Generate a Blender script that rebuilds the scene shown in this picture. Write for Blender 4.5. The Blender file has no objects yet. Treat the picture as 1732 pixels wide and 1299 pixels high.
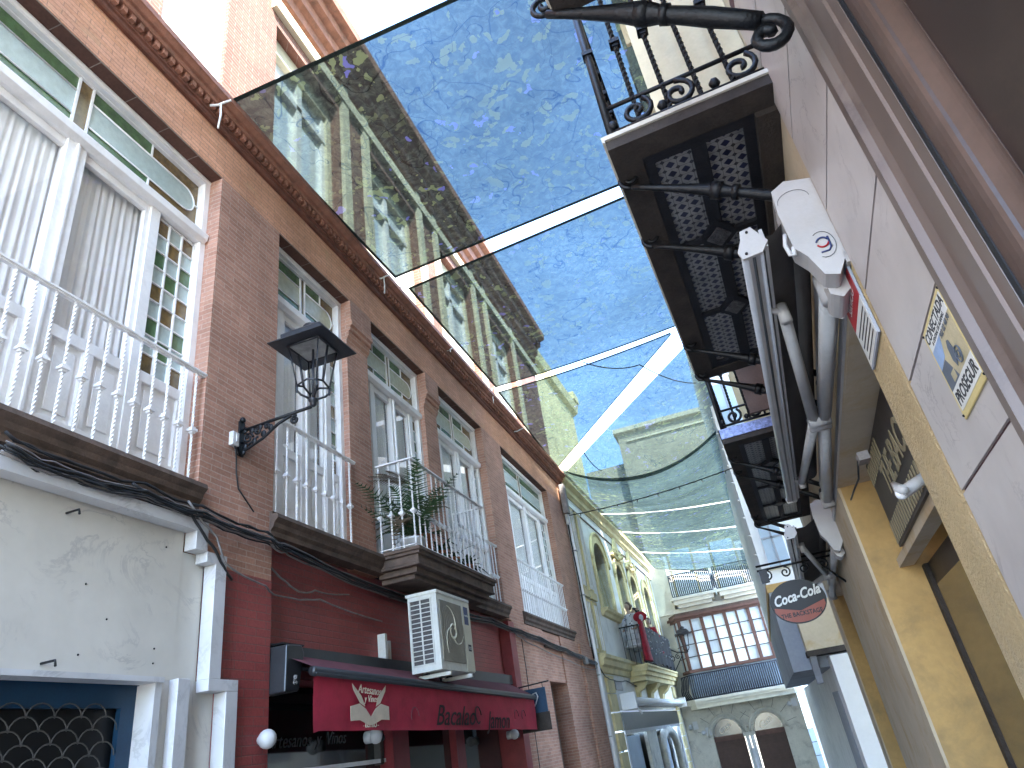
import bpy, bmesh, math, random
from mathutils import Vector, Matrix
R_ = math.radians
PI = math.pi
SC = bpy.context.scene
COL = SC.collection
random.seed(7)

# ------------------------------------------------------------------ camera
# camera axes in the world (street runs along +Y, left facade faces +X)
AR = Vector((0.93361935, 0.32853207, -0.1429041))
AU = Vector((0.27684869, -0.40839924, 0.86980737))
AF = Vector((-0.22739769, 0.85163181, 0.4722431))
EYE = Vector((0, 0, 1.6))
cd = bpy.data.cameras.new('camera')
cam = bpy.data.objects.new('camera', cd)
COL.objects.link(cam)
cam.matrix_world = Matrix(((AR.x, AU.x, -AF.x, 0), (AR.y, AU.y, -AF.y, 0), (AR.z, AU.z, -AF.z, 1.6), (0, 0, 0, 1)))
cd.sensor_width = 36
cd.lens = 1150.76 / 1732 * 36
cd.clip_start = .02
cd.clip_end = 3000
SC.camera = cam

# ------------------------------------------------------------------ light
SUN_EL, SUN_AZ = 50, 140          # azimuth clockwise from +Y: from behind on the right
w = bpy.data.worlds.new('World')
SC.world = w
w.use_nodes = True
nt = w.node_tree
bg = nt.nodes['Background']
sky = nt.nodes.new('ShaderNodeTexSky')
sky.sky_type = 'NISHITA'
sky.sun_disc = False
sky.sun_elevation = R_(SUN_EL)
sky.sun_rotation = R_(SUN_AZ)
sky.air_density = 1.0
sky.dust_density = .3
sky.ozone_density = 2.5
nt.links.new(sky.outputs[0], bg.inputs[0])
bg.inputs[1].default_value = .15
ld = bpy.data.lights.new('sun', 'SUN')
ld.energy = 2.0
ld.angle = R_(.5)
ld.color = (1, .95, .87)
sun = bpy.data.objects.new('sun', ld)
COL.objects.link(sun)
sd = Vector((math.sin(R_(SUN_AZ)) * math.cos(R_(SUN_EL)), math.cos(R_(SUN_AZ)) * math.cos(R_(SUN_EL)), math.sin(R_(SUN_EL))))
sun.rotation_euler = sd.to_track_quat('Z', 'Y').to_euler()
SC.view_settings.view_transform = 'Standard'
SC.view_settings.look = 'None'
SC.view_settings.exposure = 4.05
SC.view_settings.gamma = 1
SC.cycles.max_bounces = 8
SC.cycles.diffuse_bounces = 5
SC.cycles.transparent_max_bounces = 16

# ------------------------------------------------------------------ frames
class Fr:
    def __init__(s, o, u, n):
        s.o, s.u, s.n = Vector(o), Vector(u).normalized(), Vector(n).normalized()
    def p(s, u, n, z):
        q = s.o + s.u * u + s.n * n
        return Vector((q.x, q.y, z))
BR = R_(3.47)
nR = Vector((math.cos(BR), -math.sin(BR), 0)); tR = Vector((math.sin(BR), math.cos(BR), 0))
L = Fr((-4, 0, 0), (0, 1, 0), (1, 0, 0))
R = Fr(nR * .6, tR, -nR)
_d = Vector((.38, 16.9, 0)).normalized()
Yb = Fr((-4, 18.4, 0), _d, (_d.y, -_d.x, 0))
FY = 32.5
F = Fr((0, FY, 0), (1, 0, 0), (0, -1, 0))
W = Fr((0, 0, 0), (1, 0, 0), (0, 1, 0))

def ray(x, y):
    return AR * ((x - 866) / 1150.76) - AU * ((y - 649.5) / 1150.76) + AF
def at(fr, x, y, n=0):            # survey point on a facade -> (u, z)
    d = ray(x, y)
    t = (fr.n.dot(fr.o) + n - fr.n.dot(EYE)) / fr.n.dot(d)
    q = EYE + d * t
    return (q - fr.o).dot(fr.u), q.z
def lev(fr, x, y, z):             # survey point on a level -> (u, n)
    d = ray(x, y)
    q = EYE + d * ((z - 1.6) / d.z)
    return (q - fr.o).dot(fr.u), (q - fr.o).dot(fr.n)
def xsec(fr, x, y, u):            # survey point on a cross section -> (n, z)
    d = ray(x, y)
    t = (fr.u.dot(fr.o) + u - fr.u.dot(EYE)) / fr.u.dot(d)
    q = EYE + d * t
    return (q - fr.o).dot(fr.n), q.z

# ------------------------------------------------------------------ materials
def newmat(name):
    m = bpy.data.materials.new(name)
    m.use_nodes = True
    n = m.node_tree.nodes; l = m.node_tree.links
    return m, n, l, n['Principled BSDF'], n['Material Output']
def N(n, t, **kw):
    a = n.new(t)
    for k, v in kw.items(): setattr(a, k, v)
    return a
def ramp(n, pts):
    r = n.new('ShaderNodeValToRGB')
    e = r.color_ramp.elements
    while len(e) < len(pts): e.new(.5)
    for i, (p, c) in enumerate(pts):
        e[i].position = p
        e[i].color = (c, c, c, 1) if isinstance(c, (int, float)) else (*c, 1)
    return r
def mixc(n, l, f, a, b, bt='MIX'):
    m = n.new('ShaderNodeMix'); m.data_type = 'RGBA'; m.blend_type = bt
    for i, v in ((0, f), (6, a), (7, b)):
        if hasattr(v, 'is_linked') or hasattr(v, 'node'): l.new(v, m.inputs[i])
        elif i == 0: m.inputs[0].default_value = v
        else: m.inputs[i].default_value = (*v, 1)
    return m.outputs[2]
def pos(n, l, scale=(1, 1, 1)):
    g = n.new('ShaderNodeNewGeometry'); m = n.new('ShaderNodeMapping')
    m.inputs['Scale'].default_value = scale
    l.new(g.outputs['Position'], m.inputs[0])
    return m.outputs[0]
def noise(n, l, v, sc, det=4, rough=.55, dist=0):
    a = n.new('ShaderNodeTexNoise')
    a.inputs['Scale'].default_value = sc; a.inputs['Detail'].default_value = det
    a.inputs['Roughness'].default_value = rough; a.inputs['Distortion'].default_value = dist
    l.new(v, a.inputs['Vector'])
    return a.outputs['Fac']
def mat(name, c, rough=.6, var=.15, sc=2.5, bump=.15, bsc=60, metal=0, dirt=None, damt=.5, stretch=(1, 1, 1), spec=.4):
    m, n, l, b, o = newmat(name)
    v = pos(n, l, stretch)
    f = noise(n, l, v, sc, 6, .6)
    r = ramp(n, [(.3, 0), (.7, 1)]); l.new(f, r.inputs[0])
    c1 = tuple(max(0, x * (1 - var)) for x in c); c2 = tuple(min(1, x * (1 + var)) for x in c)
    out = mixc(n, l, r.outputs[0], c1, c2)
    f3 = noise(n, l, v, sc * 14, 3)
    r3 = ramp(n, [(.3, 1 - var * .6), (.7, 1)]); l.new(f3, r3.inputs[0])
    out = mixc(n, l, 1.0, out, r3.outputs[0], 'MULTIPLY')
    if dirt:
        f2 = noise(n, l, v, sc * .8 + 1.1, 8, .7, .4)
        r2 = ramp(n, [(.5, 0), (.68, damt)]); l.new(f2, r2.inputs[0])
        out = mixc(n, l, r2.outputs[0], out, dirt)
    l.new(out, b.inputs['Base Color'])
    b.inputs['Roughness'].default_value = rough; b.inputs['Metallic'].default_value = metal
    b.inputs['Specular IOR Level'].default_value = spec
    if bump:
        bb = n.new('ShaderNodeBump'); bb.inputs['Strength'].default_value = bump; bb.inputs['Distance'].default_value = .01 if bump < .9 else .022
        l.new(noise(n, l, v, bsc, 4, .6), bb.inputs['Height']); l.new(bb.outputs[0], b.inputs['Normal'])
    return m
def brick(name, c1, c2, mort, bw=.25, bh=.066, ms=.006, rough=.8, painted=False, soff=False, dirt=None, lo=.35):
    m, n, l, b, o = newmat(name)
    g = n.new('ShaderNodeNewGeometry'); s = n.new('ShaderNodeSeparateXYZ'); l.new(g.outputs['Position'], s.inputs[0])
    a = N(n, 'ShaderNodeMath', operation='ADD'); cb = n.new('ShaderNodeCombineXYZ')
    if soff:
        l.new(s.outputs[1], cb.inputs[0]); l.new(s.outputs[0], cb.inputs[1])
    else:
        l.new(s.outputs[0], a.inputs[0]); l.new(s.outputs[1], a.inputs[1]); l.new(a.outputs[0], cb.inputs[0]); l.new(s.outputs[2], cb.inputs[1])
    # slight waviness of the courses
    nz = n.new('ShaderNodeTexNoise'); nz.inputs['Scale'].default_value = 3; l.new(g.outputs['Position'], nz.inputs['Vector'])
    vm = N(n, 'ShaderNodeVectorMath', operation='SCALE'); vm.inputs['Scale'].default_value = .012; l.new(nz.outputs['Color'], vm.inputs[0])
    va = N(n, 'ShaderNodeVectorMath', operation='ADD'); l.new(cb.outputs[0], va.inputs[0]); l.new(vm.outputs[0], va.inputs[1])
    t = n.new('ShaderNodeTexBrick')
    t.inputs['Scale'].default_value = 1; t.inputs['Brick Width'].default_value = bw; t.inputs['Row Height'].default_value = bh
    t.inputs['Mortar Size'].default_value = ms; t.inputs['Mortar Smooth'].default_value = .3; t.inputs['Bias'].default_value = 0
    t.inputs['Color1'].default_value = (*c1, 1); t.inputs['Color2'].default_value = (*c2, 1); t.inputs['Mortar'].default_value = (*mort, 1)
    l.new(va.outputs[0], t.inputs['Vector'])
    f = noise(n, l, g.outputs['Position'], 1.3, 7, .65)
    r = ramp(n, [(.25, 1 - lo), (.75, 1.12)]); l.new(f, r.inputs[0])
    out = mixc(n, l, 1.0, t.outputs['Color'], r.outputs[0], 'MULTIPLY')
    f2 = noise(n, l, g.outputs['Position'], 40, 4, .6)
    r2 = ramp(n, [(.3, .82), (.7, 1.1)]); l.new(f2, r2.inputs[0])
    out = mixc(n, l, 1.0, out, r2.outputs[0], 'MULTIPLY')
    if dirt:
        f3 = noise(n, l, g.outputs['Position'], 2.2, 9, .75, .6)
        r3 = ramp(n, [(.55, 0), (.72, .6)]); l.new(f3, r3.inputs[0])
        out = mixc(n, l, r3.outputs[0], out, dirt)
    l.new(out, b.inputs['Base Color'])
    b.inputs['Roughness'].default_value = rough
    b.inputs['Specular IOR Level'].default_value = .5 if painted else .25
    iv = N(n, 'ShaderNodeMath', operation='SUBTRACT'); iv.inputs[0].default_value = 1; l.new(t.outputs['Fac'], iv.inputs[1])
    ad = N(n, 'ShaderNodeMath', operation='MULTIPLY_ADD'); l.new(f2, ad.inputs[0]); ad.inputs[1].default_value = .5; l.new(iv.outputs[0], ad.inputs[2])
    bb = n.new('ShaderNodeBump'); bb.inputs['Strength'].default_value = .7; bb.inputs['Distance'].default_value = .006
    l.new(ad.outputs[0], bb.inputs['Height']); l.new(bb.outputs[0], b.inputs['Normal'])
    return m
def marble(name, c, vein, rough=.25, sc=1.6, amt=.6, wide=.035):
    m, n, l, b, o = newmat(name)
    v = pos(n, l)
    f = noise(n, l, v, sc, 9, .65, 1.2)
    s = N(n, 'ShaderNodeMath', operation='SUBTRACT'); s.inputs[1].default_value = .5; l.new(f, s.inputs[0])
    a = N(n, 'ShaderNodeMath', operation='ABSOLUTE'); l.new(s.outputs[0], a.inputs[0])
    r = ramp(n, [(0, amt), (wide, 0)]); l.new(a.outputs[0], r.inputs[0])
    f2 = noise(n, l, v, sc * .7, 5, .6)
    r2 = ramp(n, [(.35, tuple(x * .82 for x in c)), (.65, c)]); l.new(f2, r2.inputs[0])
    f4 = noise(n, l, v, sc * 1.1, 3, .6)
    r4 = ramp(n, [(.45, 0), (.62, 1)]); l.new(f4, r4.inputs[0])
    ml = N(n, 'ShaderNodeMath', operation='MULTIPLY'); l.new(r.outputs[0], ml.inputs[0]); l.new(r4.outputs[0], ml.inputs[1])
    out = mixc(n, l, ml.outputs[0], r2.outputs[0], vein)
    l.new(out, b.inputs['Base Color']); b.inputs['Roughness'].default_value = rough
    bb = n.new('ShaderNodeBump'); bb.inputs['Strength'].default_value = .08; l.new(noise(n, l, v, 90), bb.inputs['Height']); l.new(bb.outputs[0], b.inputs['Normal'])
    return m
def glassmat(name, tint=(.9, .95, .95), refl=1.0, rough=.02):
    m, n, l, b, o = newmat(name)
    n.remove(b)
    tr = n.new('ShaderNodeBsdfTransparent'); tr.inputs[0].default_value = (*tint, 1)
    gl = n.new('ShaderNodeBsdfGlossy'); gl.inputs['Roughness'].default_value = rough
    fr = n.new('ShaderNodeLayerWeight'); fr.inputs[0].default_value = .5
    pw = N(n, 'ShaderNodeMath', operation='POWER'); pw.inputs[1].default_value = 3.5; l.new(fr.outputs['Facing'], pw.inputs[0])
    mu = N(n, 'ShaderNodeMath', operation='MULTIPLY_ADD'); mu.inputs[1].default_value = refl; mu.inputs[2].default_value = .06; mu.use_clamp = True
    bb = n.new('ShaderNodeBump'); bb.inputs['Strength'].default_value = .03; l.new(noise(n, l, pos(n, l), 3, 2), bb.inputs['Height'])
    l.new(bb.outputs[0], gl.inputs['Normal'])
    l.new(pw.outputs[0], mu.inputs[0]); mx = n.new('ShaderNodeMixShader')
    l.new(mu.outputs[0], mx.inputs[0]); l.new(tr.outputs[0], mx.inputs[1]); l.new(gl.outputs[0], mx.inputs[2]); l.new(mx.outputs[0], o.inputs[0])
    return m
def clothmat(name, streak=False):
    # printed sun-shade mesh: leaves, twigs and lilac blossom on an open weave
    m, n, l, b, o = newmat(name)
    n.remove(b)
    v0 = pos(n, l, (.75, 1.9, 1) if streak else (1, 1, 1))
    nz = n.new('ShaderNodeTexNoise'); nz.inputs['Scale'].default_value = 3.2; nz.inputs['Detail'].default_value = 4; l.new(v0, nz.inputs['Vector'])
    vm = N(n, 'ShaderNodeVectorMath', operation='SCALE'); vm.inputs['Scale'].default_value = .8; l.new(nz.outputs['Color'], vm.inputs[0])
    va = N(n, 'ShaderNodeVectorMath', operation='ADD'); l.new(v0, va.inputs[0]); l.new(vm.outputs[0], va.inputs[1]); v = va.outputs[0]
    vo = n.new('ShaderNodeTexVoronoi'); vo.inputs['Scale'].default_value = 4.6; l.new(v, vo.inputs['Vector'])
    sep = n.new('ShaderNodeSeparateColor'); l.new(vo.outputs['Color'], sep.inputs[0])
    leaf = ramp(n, [(.3, 0), (.34, 1)]); l.new(sep.outputs[0], leaf.inputs[0])
    edge = ramp(n, [(.34, 1), (.38, 0)]); l.new(vo.outputs['Distance'], edge.inputs[0])
    lm = N(n, 'ShaderNodeMath', operation='MULTIPLY'); l.new(leaf.outputs[0], lm.inputs[0]); l.new(edge.outputs[0], lm.inputs[1])
    cluster = noise(n, l, v0, .7, 3); cr = ramp(n, [(.40, .25), (.52, 1)]); l.new(cluster, cr.inputs[0])
    lm2 = N(n, 'ShaderNodeMath', operation='MULTIPLY'); l.new(lm.outputs[0], lm2.inputs[0]); l.new(cr.outputs[0], lm2.inputs[1])
    vo2 = n.new('ShaderNodeTexVoronoi'); vo2.inputs['Scale'].default_value = 5.1; l.new(v, vo2.inputs['Vector'])
    sp2 = n.new('ShaderNodeSeparateColor'); l.new(vo2.outputs['Color'], sp2.inputs[0])
    fl = ramp(n, [(.86, 0), (.88, 1)]); l.new(sp2.outputs[1], fl.inputs[0])
    e2 = ramp(n, [(.3, 1), (.34, 0)]); l.new(vo2.outputs['Distance'], e2.inputs[0])
    fm = N(n, 'ShaderNodeMath', operation='MULTIPLY'); l.new(fl.outputs[0], fm.inputs[0]); l.new(e2.outputs[0], fm.inputs[1])
    fine = noise(n, l, v0, 9 if not streak else 6, 9, .75, .8)
    fr_ = ramp(n, [(.44, 0), (.64, 1)]); l.new(fine, fr_.inputs[0])
    d1 = mixc(n, l, fr_.outputs[0], (.03, .034, .03), (.085, .10, .075))
    d2 = mixc(n, l, lm2.outputs[0], d1, (.21, .24, .11))
    d3 = mixc(n, l, fm.outputs[0], d2, (.15, .15, .38))
    t1 = mixc(n, l, fr_.outputs[0], (.084, .108, .112), (.108, .136, .130))
    t1b = mixc(n, l, lm2.outputs[0], t1, (.07, .095, .098))
    # twigs
    w1 = noise(n, l, v0, 1.15, 2, .4, .8); s = N(n, 'ShaderNodeMath', operation='SUBTRACT'); s.inputs[1].default_value = .5; l.new(w1, s.inputs[0])
    a = N(n, 'ShaderNodeMath', operation='ABSOLUTE'); l.new(s.outputs[0], a.inputs[0])
    w2 = noise(n, l, pos(n, l, (1.3, 1, 3)), 1.9, 2, .4, .5); s2 = N(n, 'ShaderNodeMath', operation='SUBTRACT'); s2.inputs[1].default_value = .47; l.new(w2, s2.inputs[0])
    a2_ = N(n, 'ShaderNodeMath', operation='ABSOLUTE'); l.new(s2.outputs[0], a2_.inputs[0])
    mn = N(n, 'ShaderNodeMath', operation='MINIMUM'); l.new(a.outputs[0], mn.inputs[0]); l.new(a2_.outputs[0], mn.inputs[1])
    tw = ramp(n, [(.002, 1), (.005, 0)]); l.new(mn.outputs[0], tw.inputs[0])
    d4 = mixc(n, l, tw.outputs[0], d3, (.01, .012, .01))
    t2 = mixc(n, l, tw.outputs[0], t1b, (.045, .07, .095))
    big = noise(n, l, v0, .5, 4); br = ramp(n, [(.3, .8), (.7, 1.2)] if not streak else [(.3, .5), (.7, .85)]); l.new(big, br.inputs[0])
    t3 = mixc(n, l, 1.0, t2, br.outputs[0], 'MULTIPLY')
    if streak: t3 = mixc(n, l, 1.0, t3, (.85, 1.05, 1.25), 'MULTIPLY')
    tr = n.new('ShaderNodeBsdfTransparent'); l.new(t3, tr.inputs[0])
    df = n.new('ShaderNodeBsdfDiffuse'); l.new(d4, df.inputs[0])
    tl = n.new('ShaderNodeBsdfTranslucent'); l.new(mixc(n, l, .82, d4, (0, 0, 0)), tl.inputs[0])
    ad = n.new('ShaderNodeAddShader'); l.new(df.outputs[0], ad.inputs[0]); l.new(tl.outputs[0], ad.inputs[1])
    a2 = n.new('ShaderNodeAddShader'); l.new(tr.outputs[0], a2.inputs[0]); l.new(ad.outputs[0], a2.inputs[1])
    l.new(a2.outputs[0], o.inputs[0])
    return m
def tilemat(name, s=.085):
    m, n, l, b, o = newmat(name)
    g = n.new('ShaderNodeNewGeometry'); mp = n.new('ShaderNodeMapping')
    mp.inputs['Rotation'].default_value = (0, 0, BR); l.new(g.outputs['Position'], mp.inputs[0])
    sx = n.new('ShaderNodeSeparateXYZ'); l.new(mp.outputs[0], sx.inputs[0])
    def M(op, a, b_=None):
        q = N(n, 'ShaderNodeMath', operation=op)
        for i, x in enumerate((a, b_)):
            if x is None: continue
            if isinstance(x, (int, float)): q.inputs[i].default_value = x
            else: l.new(x, q.inputs[i])
        return q.outputs[0]
    def fx(o_, k): return M('ABSOLUTE', M('SUBTRACT', M('FRACT', M('MULTIPLY', o_, 1 / k)), .5))
    ax, ay = fx(sx.outputs[0], s), fx(sx.outputs[1], s)
    d = M('ADD', ax, ay)
    blue = M('LESS_THAN', d, .36); dark = M('GREATER_THAN', d, .8)
    ln = M('GREATER_THAN', M('MAXIMUM', ax, ay), .485)
    c = mixc(n, l, blue, (.30, .30, .29), (.010, .014, .05))
    c = mixc(n, l, dark, c, (.012, .014, .03)); c = mixc(n, l, ln, c, (.06, .06, .055))
    f = noise(n, l, g.outputs['Position'], 6, 5); r = ramp(n, [(.3, .55), (.7, 1)]); l.new(f, r.inputs[0])
    c = mixc(n, l, 1.0, c, r.outputs[0], 'MULTIPLY')
    l.new(c, b.inputs['Base Color']); b.inputs['Roughness'].default_value = .3
    return m

MT = {}
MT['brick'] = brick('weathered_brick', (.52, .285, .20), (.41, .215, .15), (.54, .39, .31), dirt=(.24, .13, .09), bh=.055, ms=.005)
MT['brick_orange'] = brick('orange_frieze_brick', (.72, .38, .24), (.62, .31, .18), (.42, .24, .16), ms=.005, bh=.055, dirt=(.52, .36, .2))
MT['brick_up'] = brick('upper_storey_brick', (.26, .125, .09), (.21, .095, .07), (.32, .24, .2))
MT['brick_red'] = brick('red_painted_brick', (.33, .066, .058), (.28, .054, .050), (.22, .085, .075), bw=.26, bh=.07, ms=.005, rough=.55, painted=True, dirt=(.15, .06, .05), lo=.25)
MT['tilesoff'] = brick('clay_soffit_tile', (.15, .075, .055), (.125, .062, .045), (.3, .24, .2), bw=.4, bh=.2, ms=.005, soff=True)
MT['brick_dark'] = mat('moulded_brick', (.17, .065, .04), .8, .3, 8, .6, 50, dirt=(.06, .035, .03))
MT['brick_coping'] = mat('red_coping', (.34, .155, .1), .8, .3, 6, .4, 40, dirt=(.12, .08, .06))
MT['stone'] = mat('brown_ledge_stone', (.12, .082, .062), .8, .35, 5, .4, 50, dirt=(.05, .035, .028), damt=.8)
MT['white'] = mat('white_painted_wood', (.84, .82, .80), .45, .07, 3, .08, 80, dirt=(.5, .48, .45), damt=.35)
MT['iron_white'] = mat('white_painted_iron', (.82, .80, .78), .4, .08, 8, .15, 90, dirt=(.42, .38, .34), damt=.4)
MT['iron'] = mat('black_wrought_iron', (.009, .010, .012), .45, .3, 10, .4, 70, metal=.3)
MT['iron_far'] = mat('grey_wrought_iron', (.035, .04, .055), .5, .2, 10, 0, 70)
MT['curtain'] = mat('linen_curtain', (.86, .84, .83), .9, .05, 3, .1, 200)
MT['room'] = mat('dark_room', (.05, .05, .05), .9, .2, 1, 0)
MT['glass'] = glassmat('window_glass', (1, 1, 1), refl=.55)
MT['green'] = mat('green_glass', (.07, .14, .05), .18, .3, 14, .3, 60, spec=.8)
MT['amber'] = mat('amber_glass', (.17, .105, .03), .18, .4, 14, .3, 60, spec=.8)
MT['frost'] = mat('frosted_glass', (.42, .50, .48), .22, .12, 14, .35, 70, spec=.8)
MT['frosty'] = mat('yellowed_frosted_glass', (.50, .50, .36), .22, .15, 14, .35, 70, spec=.8)
MT['marble'] = marble('grey_white_marble', (.66, .63, .56), (.34, .33, .32), .35, 1.7, .55, .025)
MT['marble_trim'] = marble('marble_trim', (.60, .60, .60), (.25, .25, .25), .3, 2.6, .4)
MT['blue'] = mat('blue_painted_frame', (.010, .045, .095), .4, .2, 4, .1)
MT['dark'] = mat('dark_void', (.008, .009, .01), .4, .2, 3, 0)
MT['darkglass'] = mat('dark_shop_glass', (.012, .014, .015), .06, .3, 2, .02, 4, spec=.9)
MT['grille'] = mat('steel_shutter_rod', (.09, .085, .08), .5, .2, 6, .1, metal=.3)
MT['redpaint'] = mat('red_painted_timber', (.22, .03, .035), .45, .2, 5, .1)
MT['canvas'] = mat('crimson_canvas', (.40, .022, .05), .75, .16, 3, .25, 160, dirt=(.17, .008, .02), damt=.5)
MT['canvas_top'] = mat('faded_awning_canvas', (.16, .05, .06), .8, .2, 3, .2, 160)
MT['alu_dark'] = mat('charcoal_aluminium', (.05, .055, .06), .35, .15, 5, .05, metal=.5)
MT['cream'] = mat('cream_canvas_print', (.60, .50, .38), .8, .12, 8, .1)
MT['script'] = mat('black_canvas_print', (.02, .012, .012), .8, .1, 8, 0)
MT['ac'] = mat('aged_white_enamel', (.62, .62, .56), .45, .1, 3, .08, 60, dirt=(.42, .38, .28), damt=.5)
MT['acpanel'] = mat('yellowed_enamel', (.60, .56, .42), .45, .1, 3, .08, 60)
MT['acdark'] = mat('brownish_fan_mesh', (.24, .215, .165), .6, .2, 3, .1)  # even brownish tone of the fan grille
MT['coil'] = mat('condenser_coil', (.075, .07, .068), .6, .3, 20, .3)
MT['navy'] = mat('navy_label', (.02, .035, .12), .4, .1)
MT['lampblack'] = mat('black_lantern_enamel', (.016, .018, .024), .38, .25, 8, .2, 60, spec=.6)
MT['lampglass'] = mat('milky_lamp_panel', (.32, .32, .30), .3, .35, 9, .1)
MT['cable'] = mat('black_cable', (.02, .02, .021), .5, .3, 10, 0)
MT['cable_g'] = mat('grey_cable', (.22, .2, .19), .5, .3, 10, 0)
MT['plastic'] = mat('white_plastic', (.55, .55, .54), .4, .1, 4, .05)
MT['terra'] = mat('terracotta', (.35, .13, .06), .8, .2, 9, .2)
MT['potwhite'] = mat('white_ceramic', (.65, .66, .66), .35, .08, 6, .05)
MT['leaf'] = mat('plant_leaf', (.04, .085, .03), .5, .5, 9, 0)
MT['leafdry'] = mat('dry_palm_leaf', (.22, .17, .12), .7, .4, 9, 0)
MT['yel'] = mat('yellow_plaster', (.70, .60, .33), .85, .12, 1.6, .25, 40, dirt=(.30, .25, .14), damt=.5)
MT['farwall'] = mat('weathered_ochre_grey_plaster', (.36, .33, .25), .85, .1, .4, .1)
MT['pale'] = mat('pale_plaster', (.78, .78, .76), .85, .07, 1.6, .2, 40, dirt=(.42, .41, .38), damt=.4)
MT['palewhite'] = mat('bright_white_plaster', (.84, .84, .84), .85, .04, 1.6, .1, 40)
MT['creamw'] = mat('cream_plaster', (.62, .57, .42), .85, .1, 1.4, .3, 50, dirt=(.42, .35, .22), damt=.4)
MT['rough'] = mat('roughcast_ochre_plaster', (.56, .42, .22), .9, .15, 2.2, 1.0, 60, dirt=(.46, .37, .24), damt=.5)
MT['ochre'] = mat('smooth_ochre_plaster', (.52, .33, .125), .85, .16, 1.6, .15, 45, dirt=(.25, .18, .09), damt=.55)
MT['beige'] = mat('beige_plaster', (.54, .45, .32), .85, .12, 1.3, .25, 60, dirt=(.42, .27, .10), damt=.6)
MT['greyp'] = mat('grey_plaster', (.34, .36, .40), .85, .15, 1.2, .2, 50)
MT['pink'] = marble('pinkish_marble', (.51, .465, .43), (.2, .165, .16), .4, 3.2, .7, .02)
MT['joint'] = mat('maroon_joint', (.10, .045, .05), .8, .2)
MT['brownm'] = marble('brown_moulding_stone', (.155, .115, .095), (.07, .05, .045), .4, 2.2, .6, .05)
MT['brownd'] = marble('dark_brown_marble', (.034, .021, .017), (.065, .043, .034), .35, 1.8, .6, .05)
MT['brownr'] = mat('brown_rounded_stone', (.075, .048, .037), .4, .25, 3, .1)
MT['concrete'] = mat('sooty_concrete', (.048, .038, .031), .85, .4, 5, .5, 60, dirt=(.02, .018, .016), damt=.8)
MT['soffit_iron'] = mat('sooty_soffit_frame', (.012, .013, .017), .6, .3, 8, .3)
MT['tile'] = tilemat('blue_white_tile', .066)
MT['emboss'] = mat('embossed_tile', (.09, .09, .095), .4, .6, 30, 1.0, 60)
MT['bluetile'] = mat('blue_painted_tile', (.30, .36, .68), .3, .55, 38, .1)
MT['wood'] = mat('brown_timber', (.15, .075, .055), .6, .2, 6, .1)
MT['woodc'] = mat('cream_painted_timber', (.62, .53, .34), .6, .12, 4, .1)
MT['woodd'] = mat('old_dark_timber', (.12, .075, .055), .7, .3, 6, .2)
MT['shutter'] = mat('brown_roller_shutter', (.10, .055, .04), .6, .15, 6, .1)
MT['stoneF'] = mat('weathered_cream_stone', (.60, .56, .46), .8, .15, 1.6, .3, 30, dirt=(.22, .2, .17), damt=.6)
MT['stoneW'] = mat('pale_moulded_stone', (.74, .70, .58), .8, .1, 1.6, .2, 30, dirt=(.45, .42, .36), damt=.4)
MT['tymp'] = mat('grey_fanlight_glass', (.11, .135, .15), .15, .2, 3, .05, spec=.8)
MT['curtglass'] = mat('pane_with_white_curtain', (.68, .74, .78), .12, .1, 18, 0, stretch=(2.5, 1, .1), spec=.7)
MT['wintile'] = mat('blue_white_cladding', (.42, .52, .62), .4, .08, 3, .05)
MT['awnw'] = mat('grey_white_aluminium', (.42, .42, .42), .38, .1, 5, .12, 60, metal=.05, dirt=(.25, .24, .23), damt=.45)
MT['awnbar'] = mat('satin_aluminium', (.42, .43, .45), .3, .08, 5, .05, metal=.25)
MT['awncap'] = mat('white_awning_cap', (.43, .42, .41), .4, .06, 5, .12, 60, dirt=(.4, .37, .33), damt=.4)
MT['awncloth'] = mat('dark_awning_cloth', (.085, .075, .07), .85, .15, 3, .2, 120)
MT['signy'] = mat('yellow_enamel_sign', (.62, .50, .20), .35, .08, 10, .05)
MT['signw'] = mat('white_enamel_sign', (.66, .66, .62), .35, .08, 10, .05)
MT['signs'] = mat('straw_sign_print', (.50, .42, .24), .4, .25, 12, 0)
MT['ink'] = mat('black_print', (.012, .012, .014), .5, .1, 8, 0)
MT['inkg'] = mat('grey_print', (.10, .12, .15), .5, .2, 8, 0)
MT['inkb'] = mat('pale_blue_print', (.30, .42, .62), .5, .2, 8, 0)
MT['inkr'] = mat('red_print', (.35, .015, .02), .5, .1, 8, 0)
MT['ledcream'] = mat('cream_sign_letter', (.30, .25, .15), .6, .1, 8, 0)
MT['signbrown'] = mat('dark_brown_sign_board', (.035, .026, .022), .5, .3, 5, .1)
MT['signred'] = mat('brick_red_band', (.30, .075, .045), .5, .1, 8, 0)
MT['dress'] = mat('crimson_frill_fabric', (.38, .015, .03), .8, .3, 12, .3)
MT['dressw'] = mat('white_dotted_fabric', (.66, .66, .68), .8, .1, 12, .2)
MT['skin'] = mat('mannequin_skin', (.50, .36, .27), .5, .08, 6, 0)
MT['hair'] = mat('dark_wig', (.02, .015, .014), .6, .3, 20, .3)
MT['hairb'] = mat('light_brown_wig', (.15, .10, .07), .6, .3, 20, .3)
MT['shawl'] = mat('black_shawl', (.007, .007, .009), .8, .2, 8, .2)
MT['rope'] = mat('white_rope', (.75, .74, .70), .8, .1, 30, .2)
MT['hem'] = mat('dark_green_hem', (.02, .035, .03), .8, .5, 60, .2)
MT['asphalt'] = mat('stone_paving', (.30, .28, .26), .8, .15, 3, .3)
MT['bulb'] = mat('clear_bulb', (.3, .3, .3), .2, .1)
MT['cloth'] = clothmat('printed_shade_mesh')
MT['cloth2'] = clothmat('printed_shade_mesh_distant', True)

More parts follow.
